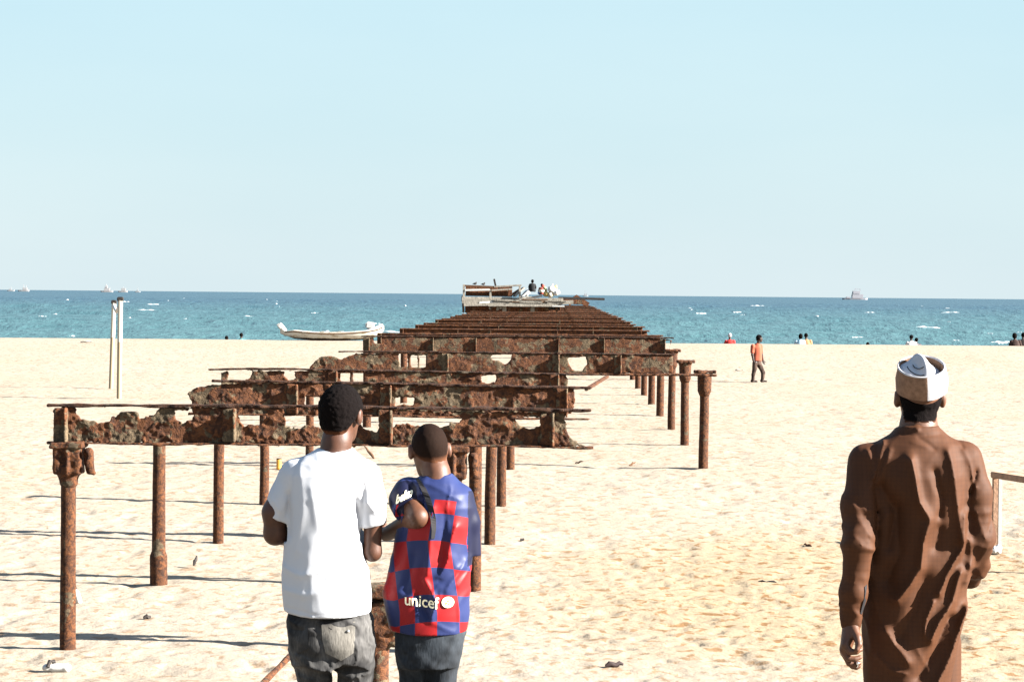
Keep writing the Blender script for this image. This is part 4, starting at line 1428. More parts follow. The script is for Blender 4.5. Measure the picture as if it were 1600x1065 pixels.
    bmesh.ops.remove_doubles(bm, verts=bm.verts, dist=1e-5)
    bmesh.ops.recalc_face_normals(bm, faces=bm.faces)
    me = bpy.data.meshes.new('crown'); bm.to_mesh(me); bm.free()
    me.polygons.foreach_set('use_smooth', np.ones(len(me.polygons), bool))
    crown = link('crown', me, M_CAPW, hcap)

    def crown_z(x, y):
        rr = min(1, math.hypot(x / (rx - .009) / .95, y / (ry - .009) / .95))
        d = x - .002 + y * .22
        ed = .022 - .015 * math.sin(math.atan2(x, -y))
        return (ed - .018) * rr ** 2 + .034 * (1 - rr ** 2) + .034 * math.exp(-(d / .022) ** 2) * (1 - rr ** 6) * (.55 + .45 * max(0, min(1, (y + .1) / .14))) + .018 + .002
    for k, rad in enumerate((.030, .047)):
        t = MB()
        pts = []
        for a in np.linspace(R(175), R(300), 22):
            x = .004 + rad * 1.15 * math.cos(a); y = -.005 + rad * 1.5 * math.sin(a) * .9
            if x > .003: continue
            pts.append((x, y, crown_z(x, y)))
        t.tube(pts, .0016, 6)
        t.build('trim_line', M_BLACK, hcap)
    return P


def person_in_white():
    P = Per(515, 9.12, .93, 'teenager in a plain white T-shirt and grey jeans, seen from behind', cat='person')
    r = P.root; q = P.q
    yaw = R(-18)
    f = Field((-.34, -.24, 0), (.30, .42, 1.76), 0.0052)
    hc = q(533, 647, .03)
    hp = head_prims(f, hc, .97, yaw, -.05, .06)
    f.chain([q(522, 715, -.005), q(526, 690, .0), q(530, 660, .02)], [.066, .057, .055], .02)
    f.loft([P.ring(1010, 465, 566, .085), P.ring(940, 468, 566, .09), P.ring(860, 468, 552, .08), P.ring(780, 462, 558, .09), P.ring(735, 462, 576, .075), P.ring(712, 492, 556, .05)], .03)
    f.chain([q(454, 745), q(430, 800, -.01), q(430, 833, .0), q(462, 842, .2)], [.047, .050, .044, .030], .02)
    f.chain([q(574, 745), q(583, 810, -.01), q(582, 862, -.005), q(563, 838, .21)], [.045, .038, .034, .027], .02)
    hand_prims(f, q(462, 842, .2), (.75, .65, .1), (.3, -.2, .9), -1, .95, .5)
    hand_prims(f, q(563, 838, .21), (-.75, .6, .1), (-.3, -.2, .9), 1, .95, .5)
    legs_and_shoes(f, None, [q(488, 1000), q(554, 1000)], [q(494, 1140, .03), q(556, 1140)], [(q(492, 1225)[0], .0, .09), (q(558, 1225)[0], -.02, .09)], .8)
    me = f.mesh('body'); set_tone(me, face_tone(hp, .97))
    link('body', me, M_SKIN_B, r)
    hair_cap('hair', hp, yaw, -.05, .06, M_HAIRT, r, .011, neck=([q(522, 715, -.005), q(526, 690, .0), q(530, 660, .02)], [.066, .057, .055]), noise=.0035, nscale=110, back=.004)
    # T-shirt
    f = Field((-.36, -.26, .70), (.32, .26, 1.52), 0.0055)
    f.loft([P.ring(966, 445, 580, .150), P.ring(925, 441, 580, .152), P.ring(895, 440, 577, .148), P.ring(860, 443, 567, .14), P.ring(820, 447, 563, .138), P.ring(775, 449, 566, .138),
            P.ring(740, 448, 582, .125), P.ring(722, 458, 578, .105), P.ring(708, 484, 562, .082), P.ring(699, 496, 550, .068, .01)], .03, 2.15)
    f.chain([q(462, 745), q(446, 778, -.005), q(435, 806, -.005)], [.07, .062, .058], .025)
    f.chain([q(572, 745), q(580, 780, -.005), q(583, 816, -.005)], [.064, .056, .052], .025)
    a = q(418, 801); b = q(450, 816)
    d = Vector((b[0] - a[0], 0, b[2] - a[2])).normalized()
    # cut the sleeves at their hems, only on the outer sides
    sl, X, Y, Z = f.grid()
    nx, nz = -d.z, d.x
    cutL = (X - a[0]) * nx + (Z - a[2]) * nz
    zl = q(450, 843)[2]
    f.F = np.where((X < b[0]) & (Z > zl), np.maximum(f.F, -cutL * np.ones_like(f.F)), f.F)
    c = q(563, 824); e = q(603, 816)
    cutR = Z - (c[2] + (e[2] - c[2]) * (X - c[0]) / (e[0] - c[0]))
    f.F = np.where((X > c[0]) & (Z > zl), np.maximum(f.F, -cutR * np.ones_like(f.F)), f.F).astype(np.float32)
    fo = folds(P, [([(470, 730), (478, 790), (470, 850)], 8, .006), ([(520, 740), (525, 800), (512, 900)], 16, -.006), ([(555, 770), (560, 800), (566, 830)], 5, -.010),
                   ([(452, 770), (458, 800), (456, 830)], 5, -.008), ([(445, 880), (475, 890), (505, 884)], 6, .007), ([(450, 915), (485, 922), (520, 916)], 6, .006),
                   ([(540, 860), (560, 872), (575, 890)], 5, .008), ([(530, 900), (556, 905), (578, 900)], 6, -.006), ([(500, 716), (520, 722), (545, 716)], 5, .004),
                   ([(575, 780), (590, 800)], 4, .006), ([(472, 712), (458, 745), (452, 800)], 2.6, -.006), ([(564, 712), (571, 760), (566, 812)], 2.6, -.006), ([(448, 944), (500, 951), (540, 951), (576, 934)], 2.4, -.004), ([(500, 704), (522, 708), (546, 704)], 2.4, -.005), ([(430, 780), (442, 795)], 4, .006), ([(490, 760), (505, 820)], 8, .005)])

    def dk(x, y, z):
        w = vnoise(x * 8, y * 6, z * 4, 16)
        w2 = vnoise(x * 18 + 2 * w, y * 14, z * 11, 18)
        w3 = .26 - np.abs(vnoise(x * 10 - z * 5 + 1.2 * w, y * 8, z * 6 + x * 3, 19))
        return fo(x, z) * back_mask(y, -.02, .04) + .006 * w + .003 * w2 + .006 * np.clip(w3, 0, 1)
    f.disp(dk, .07)
    zb = q(500, 962)
    sl, X, Y, Z = f.grid()
    hem = zb[2] + .012 + 0.10 * np.clip(np.abs(X - q(515, 960)[0]) - .07, 0, 1) + .02 * np.clip(Y, -.1, .2)
    f.F = np.maximum(f.F, hem - Z)
    shirt = link('t_shirt', f.mesh('t_shirt', 2), M_WHITE, r)
    # jeans
    f = Field((-.30, -.24, .04), (.28, .26, .92), 0.006)
    f.loft([P.ring(1036, 460, 582, .125), P.ring(1000, 452, 583, .14), P.ring(966, 448, 581, .134), P.ring(948, 455, 572, .118), P.ring(930, 460, 565, .105)], .03, 2.5)
    f.chain([q(487, 1010), q(493, 1070, .005), q(494, 1140, .03), q(492, 1225, .0)], [.082, .068, .066, .058], .02)
    f.chain([q(556, 1010), q(554, 1070, .0), q(556, 1140, .0), q(558, 1225, -.02)], [.078, .070, .068, .058], .02)
    fj = folds(P, [([(470, 1020), (500, 1040), (520, 1044)], 5, .010), ([(525, 1046), (550, 1052), (580, 1046)], 5, .012), ([(530, 1030), (560, 1036)], 5, -.010),
                   ([(455, 985), (480, 1000)], 6, .006), ([(560, 965), (578, 950)], 4, .008), ([(470, 1050), (500, 1062)], 5, .009), ([(500, 960), (512, 1000), (520, 1035)], 4, -.010)])

    def dj(x, y, z):
        w = vnoise(x * 12, y * 10, z * 14, 26); w2 = vnoise(x * 26 + 2 * w, y * 20, z * 30, 28)
        w3 = .26 - np.abs(vnoise(x * 9 + 1.2 * w, y * 8, z * 17 + x * 8, 29))
        return fj(x, z) * back_mask(y, -.02, .04) + .006 * w + .004 * w2 + .022 * np.clip(w3, 0, 1)
    f.disp(dj, .05)
    f.above((0, 0, .09), (0, 0, 1))
    jeans = link('jeans', f.mesh('jeans', 1), M_JEANS_A, r)
    draped_poly(P, jeans, [[(508, 968), (559, 964), (559, 990), (557, 1012), (538, 1024), (514, 1012), (509, 990)]], 'pocket', M_POCKET, jeans, .005)
    draped_poly(P, jeans, [[(449, 972), (486, 970), (488, 1004), (470, 1014), (453, 1004)]], 'pocket', M_JEANS_A, jeans, .005)
    bq = drape(P, jeans, [(q(549, 978)[0], q(549, 978)[2])], .007)[0]
    MB().ball(bq, .006, 2).build('button', plain('pewter', (.6, .6, .58), .35, .5, .05, 9, 0, metal=.8), jeans)
    f = Field((-.2, -.2, -.02), (.22, .3, .12), 0.007)
    for a in ((q(492, 1225)[0], .0), (q(558, 1225)[0], -.02)):
        f.cap((a[0], a[1] - .04, .042), (a[0], a[1] + .14, .036), .047, .04, .01)
    f.above((0, 0, 0), (0, 0, 1))
    link('shoe', f.mesh('shoe'), M_DARK, r)


def person_in_checks():
    P = Per(675, 9.2, .93, 'boy in a blue and red checked football shirt beside the teenager in white', cat='person')
    r = P.root; q = P.q
    yaw = R(14)
    f = Field((-.30, -.28, 0), (.28, .42, 1.62), 0.0052)
    hc = q(671, 703, .045)
    hp = head_prims(f, hc, .93, yaw, -.22, -.05)
    f.chain([q(684, 755, -.01), q(682, 738, .0), q(675, 712, .03)], [.062, .052, .052], .02)
    f.loft([P.ring(1030, 632, 706, .075), P.ring(960, 628, 712, .08), P.ring(880, 634, 714, .075), P.ring(810, 640, 725, .085), P.ring(775, 640, 722, .07), P.ring(752, 664, 704, .05)], .03)
    el = q(653, 808, -.115)
    f.chain([q(637, 770), el, q(604, 834, .10)], [.044, .041, .030], .015)
    f.chain([q(724, 783), q(736, 842, .01), q(731, 860, .06), q(710, 855, .2)], [.038, .029, .028, .025], .01)
    hand_prims(f, q(604, 834, .10), (-.45, .85, .1), (.5, .1, .85), 1, .9, .6)
    hand_prims(f, q(710, 855, .2), (-.7, .6, .1), (-.2, -.2, .9), 1, .9, .5)
    legs_and_shoes(f, None, [q(646, 1015), q(693, 1015)], [q(650, 1150, .03), q(694, 1150)], [(q(652, 1230)[0], .0, .09), (q(698, 1230)[0], -.02, .09)], .7)
    me = f.mesh('body'); set_tone(me, face_tone(hp, .93))
    link('body', me, M_SKIN_A, r)
    hair_cap('hair', hp, yaw, -.22, -.05, M_STUBBLE, r, .003, neck=([q(684, 755, -.01), q(682, 738, .0), q(675, 712, .03)], [.062, .052, .052]), ball=False, noise=.0008, nape=.006)
    # football shirt
    f = Field((-.30, -.28, .62), (.30, .26, 1.42), 0.0052)
    f.loft([P.ring(996, 612, 729, .13, .0), P.ring(955, 603, 735, .135), P.ring(925, 600, 736, .135), P.ring(895, 607, 736, .132), P.ring(860, 614, 737, .128), P.ring(820, 622, 742, .128),
            P.ring(790, 628, 743, .12), P.ring(768, 630, 735, .105), P.ring(752, 645, 716, .085), P.ring(741, 655, 706, .066, .01)], .025, 2.3)
    f.chain([q(639, 768), q(633, 781, -.03), q(636, 798, -.07)], [.064, .062, .058], .02)
    f.chain([q(720, 779), q(733, 815, .0), q(738, 866, .015)], [.054, .044, .038], .02)
    # left sleeve hem, cut square to the arm
    a = np.array(q(641, 792, -.075)); nrm = np.array(q(637, 770)) - np.array(q(653, 808, -.115)); nrm /= np.linalg.norm(nrm)
    sl, X, Y, Z = f.grid()
    cut = (X - a[0]) * nrm[0] + (Y - a[1]) * nrm[1] + (Z - a[2]) * nrm[2]
    arm = np.array(q(640, 790, -.07))
    near = ((X - arm[0]) ** 2 + (Y - arm[1]) ** 2 + (Z - arm[2]) ** 2) < .085 ** 2
    out = near & (((Y < -.085) & (X < q(664, 800)[0])) | (X < q(628, 800)[0]))
    f.F = np.where(out, np.maximum(f.F, -cut), f.F).astype(np.float32)
    fo = folds(P, [([(700, 800), (694, 850), (690, 900)], 9, -.012), ([(715, 820), (702, 870), (690, 895)], 6, .012), ([(730, 870), (712, 900), (700, 918)], 5, .008), ([(735, 885), (718, 912)], 4, .006),
                   ([(680, 790), (676, 850), (672, 890)], 6, .010), ([(655, 925), (668, 945), (676, 958)], 5, -.014), ([(668, 900), (685, 935), (678, 960)], 5, .012),
                   ([(650, 860), (640, 900), (636, 930)], 8, -.008), ([(660, 750), (690, 762), (720, 775)], 5, .004), ([(632, 752), (645, 765), (652, 780)], 3, -.008), ([(642, 746), (655, 758), (662, 775)], 3, .008)])

    def dk(x, y, z):
        w = vnoise(x * 9, y * 7, z * 5, 36); w2 = vnoise(x * 20 + 2 * w, y * 16, z * 12, 38)
        w3 = .26 - np.abs(vnoise(x * 12 - z * 6 + 1.2 * w, y * 8, z * 7 + x * 4, 39))
        return fo(x, z) * back_mask(y, -.02, .04) + .006 * w + .0035 * w2 + .014 * np.clip(w3, 0, 1)
    f.disp(dk, .06)
    sl, X, Y, Z = f.grid()
    hem = q(690, 985)[2] + .06 * np.clip(np.abs(X - .02) - .06, 0, 1) + .03 * np.clip(Y, -.1, .2)
    f.F = np.maximum(f.F, hem - Z)
    cz = q(744, 868)[2]
    f.F = np.where((X > q(727, 870)[0]) & (Z > q(0, 885)[2]) & (X > q(737, 880)[0]), np.maximum(f.F, (cz - Z) * np.ones_like(f.F)), f.F)
    me = f.mesh('football_shirt', 1)
    co = mesh_co(me)
    # pattern coordinates: column and row of the checks, sleeve flag
    s = P.s
    x0 = q(686, 950)[0]
    slant = np.interp(co[:, 2] - q(686, 950)[2], [-.1, 0, .15, .28, .46], [0, 0, .022, .040, .014])
    rad = .165
    xx = np.clip((co[:, 0] + slant - x0 + .0), -.4, .4)
    xb = np.clip(xx / .17, -.999, .999)
    ubk = np.arcsin(xb) * .17
    ub = np.where(co[:, 1] < 0.02, ubk, np.sign(ubk) * .27 * 2 - ubk)
    pat = np.zeros((len(co), 3), np.float32)
    pat[:, 0] = ub / .093 + 21
    row0 = q(686, 963)[2]
    pat[:, 1] = (co[:, 2] - row0) / .108 + .28 * np.abs(xb) ** 2 + 0.0
    lx, rx_ = q(645, 790)[0], q(737, 820)[0]
    slv = ((co[:, 2] > q(0, 830)[2]) & ((np.linalg.norm(co - np.array(q(636, 780, -.03)), axis=1) < .078) & (co[:, 0] < q(654, 780)[0] - .0)))
    slv |= (co[:, 0] > q(732, 820)[0]) & (co[:, 2] < q(0, 758)[2]) & (co[:, 2] > q(0, 872)[2])
    pat[:, 2] = slv
    at = me.attributes.new('pat', 'FLOAT_VECTOR', 'POINT'); at.data.foreach_set('vector', pat.ravel())
    shirt = link('football_shirt', me, M_CHECK, r)
    draped_text(P, shirt, 'unicef', 636, 937, 689, 943, 25, 'lettering', M_PRINT, shirt, .010, off=.007)
    cx, cy = 702.5, 933.5
    ring = [(cx + 9.3 * math.cos(a), cy + 8.6 * math.sin(a)) for a in np.linspace(0, 2 * math.pi, 24, endpoint=False)]
    draped_poly(P, shirt, [ring], 'emblem', M_PRINT, shirt, .007)
    marks = []
    for (dx, dy, rr) in ((-2.5, 1.5, 2.2), (1.2, -2.4, 1.9), (2.2, 2.6, 1.7)):
        marks.append([(cx + dx + rr * math.cos(a), cy + dy + rr * math.sin(a) * .8) for a in np.linspace(0, 2 * math.pi, 8, endpoint=False)])
    draped_poly(P, shirt, marks, 'emblem_mark', M_GOLD, shirt, .009)
    draped_text(P, shirt, 'beko', 621, 783, 647, 770, 17, 'sleeve_lettering', M_PRINT, shirt, .05, .2)
    # narrow dark band laid down the back of the shirt
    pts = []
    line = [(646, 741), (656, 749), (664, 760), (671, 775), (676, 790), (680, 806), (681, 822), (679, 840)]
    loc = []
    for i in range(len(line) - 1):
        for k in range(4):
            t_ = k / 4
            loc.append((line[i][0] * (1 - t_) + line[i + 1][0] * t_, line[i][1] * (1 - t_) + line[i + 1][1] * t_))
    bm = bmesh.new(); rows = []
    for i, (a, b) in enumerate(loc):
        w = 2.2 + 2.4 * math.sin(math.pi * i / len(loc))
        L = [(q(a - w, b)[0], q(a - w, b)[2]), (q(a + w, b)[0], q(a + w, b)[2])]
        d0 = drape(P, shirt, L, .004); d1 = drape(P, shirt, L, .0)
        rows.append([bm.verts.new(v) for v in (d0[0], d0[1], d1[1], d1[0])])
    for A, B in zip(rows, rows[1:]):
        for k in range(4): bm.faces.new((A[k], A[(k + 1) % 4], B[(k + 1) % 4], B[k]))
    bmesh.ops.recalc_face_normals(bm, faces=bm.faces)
    m2 = bpy.data.meshes.new('dark_band'); bm.to_mesh(m2); bm.free()
    link('dark_band', m2, M_BLACK, shirt)
    # jeans
    f = Field((-.24, -.22, .04), (.22, .24, .84), 0.006)
    f.loft([P.ring(1040, 624, 716, .11), P.ring(1010, 618, 724, .12), P.ring(985, 616, 727, .12), P.ring(965, 620, 724, .115)], .03, 2.5)
    f.chain([q(645, 1010), q(646, 1075, .005), q(650, 1150, .03), q(652, 1230, .0)], [.066, .056, .052, .046], .015)
    f.chain([q(694, 1010), q(691, 1075, .0), q(694, 1150, .0), q(698, 1230, -.02)], [.068, .056, .052, .046], .015)
    f.disp(lambda x, y, z: .006 * vnoise(x * 14, y * 10, z * 16, 46) + .005 * vnoise(x * 28, y * 20, z * 34, 48), .05)
    f.above((0, 0, .09), (0, 0, 1))
    link('jeans', f.mesh('jeans', 1), M_JEANS_B, r)
    f = Field((-.16, -.16, -.02), (.18, .26, .12), 0.007)
    for a in ((q(652, 1230)[0], .0), (q(698, 1230)[0], -.02)):
        f.cap((a[0], a[1] - .04, .042), (a[0], a[1] + .13, .036), .044, .038, .01)
    f.above((0, 0, 0), (0, 0, 1))
    link('shoe', f.mesh('shoe'), M_DARK, r)


def cloth_far(name, col): return fabric(name, col, .12, .85, 200)


def walking_man():
    D = 74.5
    g = ground_z(U(1182, 604, D).x, D)
    P = Per(1182, D, g, 'barefoot man in an orange T-shirt and dark trousers striding along the beach', cat='person')
    q = P.q; r = P.root; h = .011
    f = Field((-.4, -.35, -.02), (.5, .4, 1.82), h)
    hc = q(1186.5, 528.5)
    hp = head_prims(f, (hc[0], 0, hc[2]), 1.0, R(-70), 0)
    f.chain([q(1183, 545), q(1185.5, 533)], [.06, .055], .02)
    f.loft([P.ring(566, 1177, 1188, .09), P.ring(552, 1177, 1189, .085), P.ring(540, 1176, 1189, .08), P.ring(537, 1181, 1186, .05)], .03)
    f.chain([q(1176, 541, -.06), q(1175.5, 554, -.10), q(1178, 566, -.12)], [.05, .042, .03], .02)
    hand_prims(f, q(1178, 566, -.12), (.25, .05, -1), (.5, .8, 0), 1, 1.0, .4)
    f.chain([q(1189, 541, .10), q(1190, 554, .14), q(1192, 563, .2)], [.05, .042, .03], .02)
    hand_prims(f, q(1192, 563, .2), (.35, .25, -1), (.5, -.8, 0), -1, 1.0, .4)
    for a in ([q(1180, 566, -.07), q(1177, 585, -.07), q(1175.5, 602, -.05)], [q(1185, 566, .07), q(1192.5, 582, .08), q(1190.5, 600, .06)]):
        f.chain(a, [.08, .055, .038], .03)
        e = a[-1]
        f.cap((e[0] - .03, e[1], .045), (e[0] + .15, e[1], .028), .036, .026, .02)
        f.cap(e, (e[0], e[1], .05), .036, .036, .01)
    me = f.mesh('body'); set_tone(me, lambda co, c: None); link('body', me, M_SKIN_F, r)
    hair_cap('hair', hp, R(-70), 0, 0, M_HAIRT, r, .012, h=.009, noise=.003)
    f = Field((-.35, -.3, .7), (.4, .35, 1.56), h)
    f.loft([P.ring(568, 1174.5, 1190.5, .145), P.ring(560, 1175, 1190.3, .14), P.ring(553, 1176, 1190.5, .13), P.ring(543, 1174.5, 1190, .125), P.ring(538, 1178.5, 1188.5, .08), P.ring(535.5, 1181.5, 1187, .06)], .03)
    f.chain([q(1176.5, 541, -.06), q(1175.5, 549.5, -.09)], [.07, .062], .03)
    f.chain([q(1188.5, 541, .10), q(1189.5, 549.5, .13)], [.07, .062], .03)
    f.disp(lambda x, y, z: .012 * vnoise(x * 9, y * 9, z * 6, 3))
    link('t_shirt', f.mesh('t_shirt'), cloth_far('orange_jersey', (.215, .053, .028)), r)
    f = Field((-.3, -.3, .05), (.4, .3, .95), h)
    f.loft([P.ring(570, 1176, 1189, .13), P.ring(561, 1176, 1190, .125)], .03)
    for a in ([q(1180, 568, -.07), q(1177, 585, -.07), q(1175.7, 600, -.05)], [q(1185.5, 568, .07), q(1192.5, 582, .08), q(1190.7, 597, .06)]):
        f.chain(a, [.09, .064, .048], .03)
    f.disp(lambda x, y, z: .010 * vnoise(x * 12, y * 12, z * 8, 5))
    link('trousers', f.mesh('trousers'), denim('dark_brown_trousers', (.022, .014, .011), (.085, .055, .04), .56), r)


def seated(px, py_head, D, shirt_col, label, hat=None, group='people sitting along the beach crest', lean=0.0, s=1.0, hairlong=False, name='cloth', sit=None):
    """someone sitting on the seaward side of the crest, looking out to sea"""
    top = U(px, py_head, D)
    H = 0.88 * s if sit is None else sit
    shirt_col = tuple(c * .48 for c in shirt_col)
    P = Per(px, D, top.z - H, label, group)
    P.o.x = P.root.location.x = top.x
    r = P.root
    k = H / .88
    hc = (lean * .1, .02, .76 * k)
    f = Field((-.38, -.3, -.04), (.38, .75, .95 * k), .014)
    hp = head_prims(f, hc, 1.0 * k, 0, 0)
    f.chain([(0, 0, .5 * k), (lean * .08, .01, .68 * k)], [.06 * k, .05 * k], .02)
    f.loft([(.0, 0, 0, .15 * k, .11), (.2 * k, 0, -.02, .14 * k, .10), (.4 * k, lean * .05, -.01, .16 * k, .10), (.52 * k, lean * .06, 0, .15 * k, .08), (.57 * k, lean * .06, 0, .06, .05)], .03)
    for sx in (-1, 1):
        f.chain([(sx * .17 * k, 0, .5 * k), (sx * .25 * k, .05, .26 * k), (sx * .15 * k, .30, .30 * k)], [.05 * k, .04 * k, .03 * k], .02)
        hand_prims(f, (sx * .15 * k, .30, .30 * k), (-sx * .5, .8, -.1), (0, -.2, -1), sx, k, .4)
        f.chain([(sx * .10, .03, .06), (sx * .14, .38, .33 * k), (sx * .12, .55, .03)], [.09 * k, .06 * k, .045 * k], .03)
        f.cap((sx * .12, .53, .03), (sx * .13, .68, .025), .038, .028, .02)
    me = f.mesh('body'); set_tone(me, face_tone(hp, k)); link('body', me, M_SKIN_F, r)
    f = Field((-.2, -.2, .5 * k), (.2, .25, .98 * k), .012)
    f.ell(hp(0, -.016, .028), np.array((.088, .108, .10)) * k, .01)
    if hairlong: f.ell(hp(0, -.03, -.03), np.array((.10, .10, .12)) * k, .03)
    f.above(hp(0, .05, .02), (0, -1, .8)); f.above(hp(0, 0, -.12 if hairlong else -.06), (0, 0, 1))
    f.disp(lambda x, y, z: .006 * vnoise(x * 60, y * 60, z * 60, 3))
    link('cap' if hat else 'hair', f.mesh('hair'), hat or M_HAIR, r)
    f = Field((-.4, -.3, -.02), (.4, .3, .66 * k), .014)
    f.loft([(.02, 0, 0, .18 * k, .14), (.2 * k, 0, -.02, .17 * k, .135), (.4 * k, lean * .05, -.01, .19 * k, .13), (.52 * k, lean * .06, 0, .18 * k, .105), (.60 * k, lean * .06, 0, .07, .06)], .03)
    for sx in (-1, 1):
        f.chain([(sx * .175 * k, 0, .50 * k), (sx * .23 * k, .04, .34 * k)], [.075 * k, .062 * k], .03)
    f.disp(lambda x, y, z: .012 * vnoise(x * 9, y * 9, z * 6, int(px) % 20))
    link('shirt', f.mesh('shirt'), cloth_far(name, shirt_col), r)
    f = Field((-.35, -.2, -.04), (.35, .7, .5 * k), .016)
    for sx in (-1, 1):
        f.chain([(sx * .10, .02, .08), (sx * .14, .38, .33 * k), (sx * .12, .54, .08)], [.115 * k, .08 * k, .06 * k], .03)
    link('trousers', f.mesh('trousers'), M_JEANS_B, r)
    return P


def build_seated():
    seated(1140.5, 520.5, 110, (.50, .035, .03), 'person in a red shirt and white cap sitting at the beach crest', hat=M_CAPW, s=1.0, name='red_shirt_cloth', sit=.92)
    seated(1250, 521, 111, (.42, .62, .75), 'person in a pale blue top sitting close beside a companion in tan', lean=.3, hairlong=True, name='pale_blue_cloth', sit=.9)
    seated(1260.5, 520.3, 111.2, (.45, .25, .12), 'person in a tan top sitting beside the companion in pale blue', lean=-.3, name='tan_cloth', sit=.92)
    seated(1356, 534.5, 112, (.10, .09, .09), 'person far down the slope, only the dark top of the head showing', name='dark_cloth', sit=.85)
    seated(1424, 523, 111, (.72, .70, .68), 'person in a white shirt sitting beyond the cap of the man in brown', name='white_shirt_cloth', sit=.9)
    seated(1432, 527.5, 111.5, (.13, .11, .12), 'person in dark clothes sitting close by the one in the white shirt', name='charcoal_cloth', sit=.85)
    seated(1587, 520, 107, (.05, .026, .02), 'person in dark brown clothes sitting near the right end of the crest', lean=-.5, hairlong=True, name='dark_brown_cloth', sit=.95)
    seated(1599, 519.5, 107.5, (.035, .022, .02), 'person in blackish clothes sitting at the very right edge, beside one in dark brown', name='blackish_cloth', sit=.95)
    seated(354, 524.5, 111, (.55, .55, .53), 'person low behind the crest, head hidden to the neck, left of a companion', name='grey_cloth', sit=.85)
    seated(377, 520, 111, (.10, .28, .30), 'person behind the crest between the boat and a lower companion', name='teal_cloth', sit=.85)
    # sitters on the platform
    a = seated(832, 436.5, 111.6, (.012, .012, .014), 'person in a black top sitting on the end platform beside the bundles', group='people on the platform', name='black_top_cloth', sit=.60, hairlong=True)
    seated(846.5, 443, 112.9, (.30, .08, .06), 'person in a dark red top sitting among the bundles on the platform', group='people on the platform', name='dark_red_cloth', sit=.55)


# ------------------------------------------------------------------ boat, ships, goals, debris
def build_boat():
    D = 104.0
    S = FPX / D
    c = U(512, 531, D)
    root = empty('wooden_boat', (c.x, D, c.z - .02), 'white weathered fishing canoe with outboard motor drawn up on the crest', 'boat')

    def Lx(px): return U(px, 520, D).x - c.x

    def Lz(px, py): return U(px, py, D).z - c.z + .02
    st = [(438, 511, 521), (446, 517, 524), (460, 515.5, 529), (485, 518, 531.5), (510, 519, 532), (535, 518.5, 532), (560, 517, 531), (580, 515, 529), (592, 512.5, 525), (599, 509, 517)]
    hw = [.06, .22, .42, .6, .66, .66, .6, .5, .42, .36]
    bm = bmesh.new(); rows = []
    for (px, gy, ky), w in zip(st, hw):
        x = Lx(px); gz = Lz(px, gy); kz = Lz(px, ky)
        row = []
        prof = [(-1, 1), (-.98, .72), (-.86, .38), (-.6, .1), (0, 0), (.6, .1), (.86, .38), (.98, .72), (1, 1)]
        outer = [bm.verts.new((x, w * u, kz + (gz - kz) * v)) for u, v in prof]
        inner = [bm.verts.new((x, (w - .05) * u, kz + .05 + (gz - kz - .05) * v)) for u, v in prof[::-1]]
        rows.append(outer + inner)
    n = len(rows[0])
    for A, B in zip(rows, rows[1:]):
        for k in range(n): bm.faces.new((A[k], B[k], B[(k + 1) % n], A[(k + 1) % n]))
    bm.faces.new(rows[0][:9]); bm.faces.new(rows[-1][:9][::-1])
    bmesh.ops.recalc_face_normals(bm, faces=bm.faces)
    me = bpy.data.meshes.new('hull'); bm.to_mesh(me); bm.free()
    me.polygons.foreach_set('use_smooth', np.ones(len(me.polygons), bool)); me.set_sharp_from_angle(angle=R(45))
    m, nt, b = new_mat('worn_white_hull_paint'); t = NT(nt)
    v = t.coords('Object')
    sp = t.n('ShaderNodeSeparateXYZ'); t.l(v, sp.inputs[0])
    nz = t.noise(t.coords('Object', (1, 1, 3)), 2.6, 6, .7)
    low = t.math('LESS_THAN', t.math('ADD', sp.outputs[2], t.math('MULTIPLY', nz, .16)), .19)
    c1 = t.ramp(nz, [(.36, (.20, .13, .07)), (.46, (.44, .40, .32)), (.6, (.5, .47, .41))])
    t.l(t.mix(low, c1, (.055, .03, .016)), b.inputs['Base Color']); b.inputs['Roughness'].default_value = .8
    link('hull', me, m, root)
    rub = MB()
    for sy in (-1, 1):
        rub.tube([(Lx(px), (w + .015) * sy, Lz(px, gy) - .06) for (px, gy, ky), w in list(zip(st, hw))[1:]], .022, 6)
    rub.build('rubbing_strake', M_WOODB, root)
    MB().bar((Lx(434), 0, Lz(434, 506)), (Lx(447), 0, Lz(447, 524)), .16, .14, .02).bar((Lx(436), 0, Lz(436, 506)), (Lx(446), 0, Lz(446, 518)), .2, .22, .03).build('stem_post', M_PAINTW, root)
    MB().bar((Lx(568), -.46, Lz(568, 522)), (Lx(600), -.36, Lz(600, 508)), .05, .20, .02).build('stern_plank', M_PAINTW, root)
    for px in (478, 505, 532, 556):
        MB().box((Lx(px), 0, Lz(px, 518.5)), (.1, .6, .025), None, .008).build('thwart', M_WOODG, root)
    mt = MB()
    mt.box((Lx(578), .0, Lz(578, 508.5)), (.20, .16, .17), Matrix.Rotation(R(8), 3, 'Y'), .07)
    mo = mt.build('motor_cowl', M_PAINTW, root)
    MB().tube([(Lx(578), 0, Lz(578, 514)), (Lx(579), 0, Lz(579, 527))], [.08, .06], 10).build('motor_leg', M_DARK, mo)


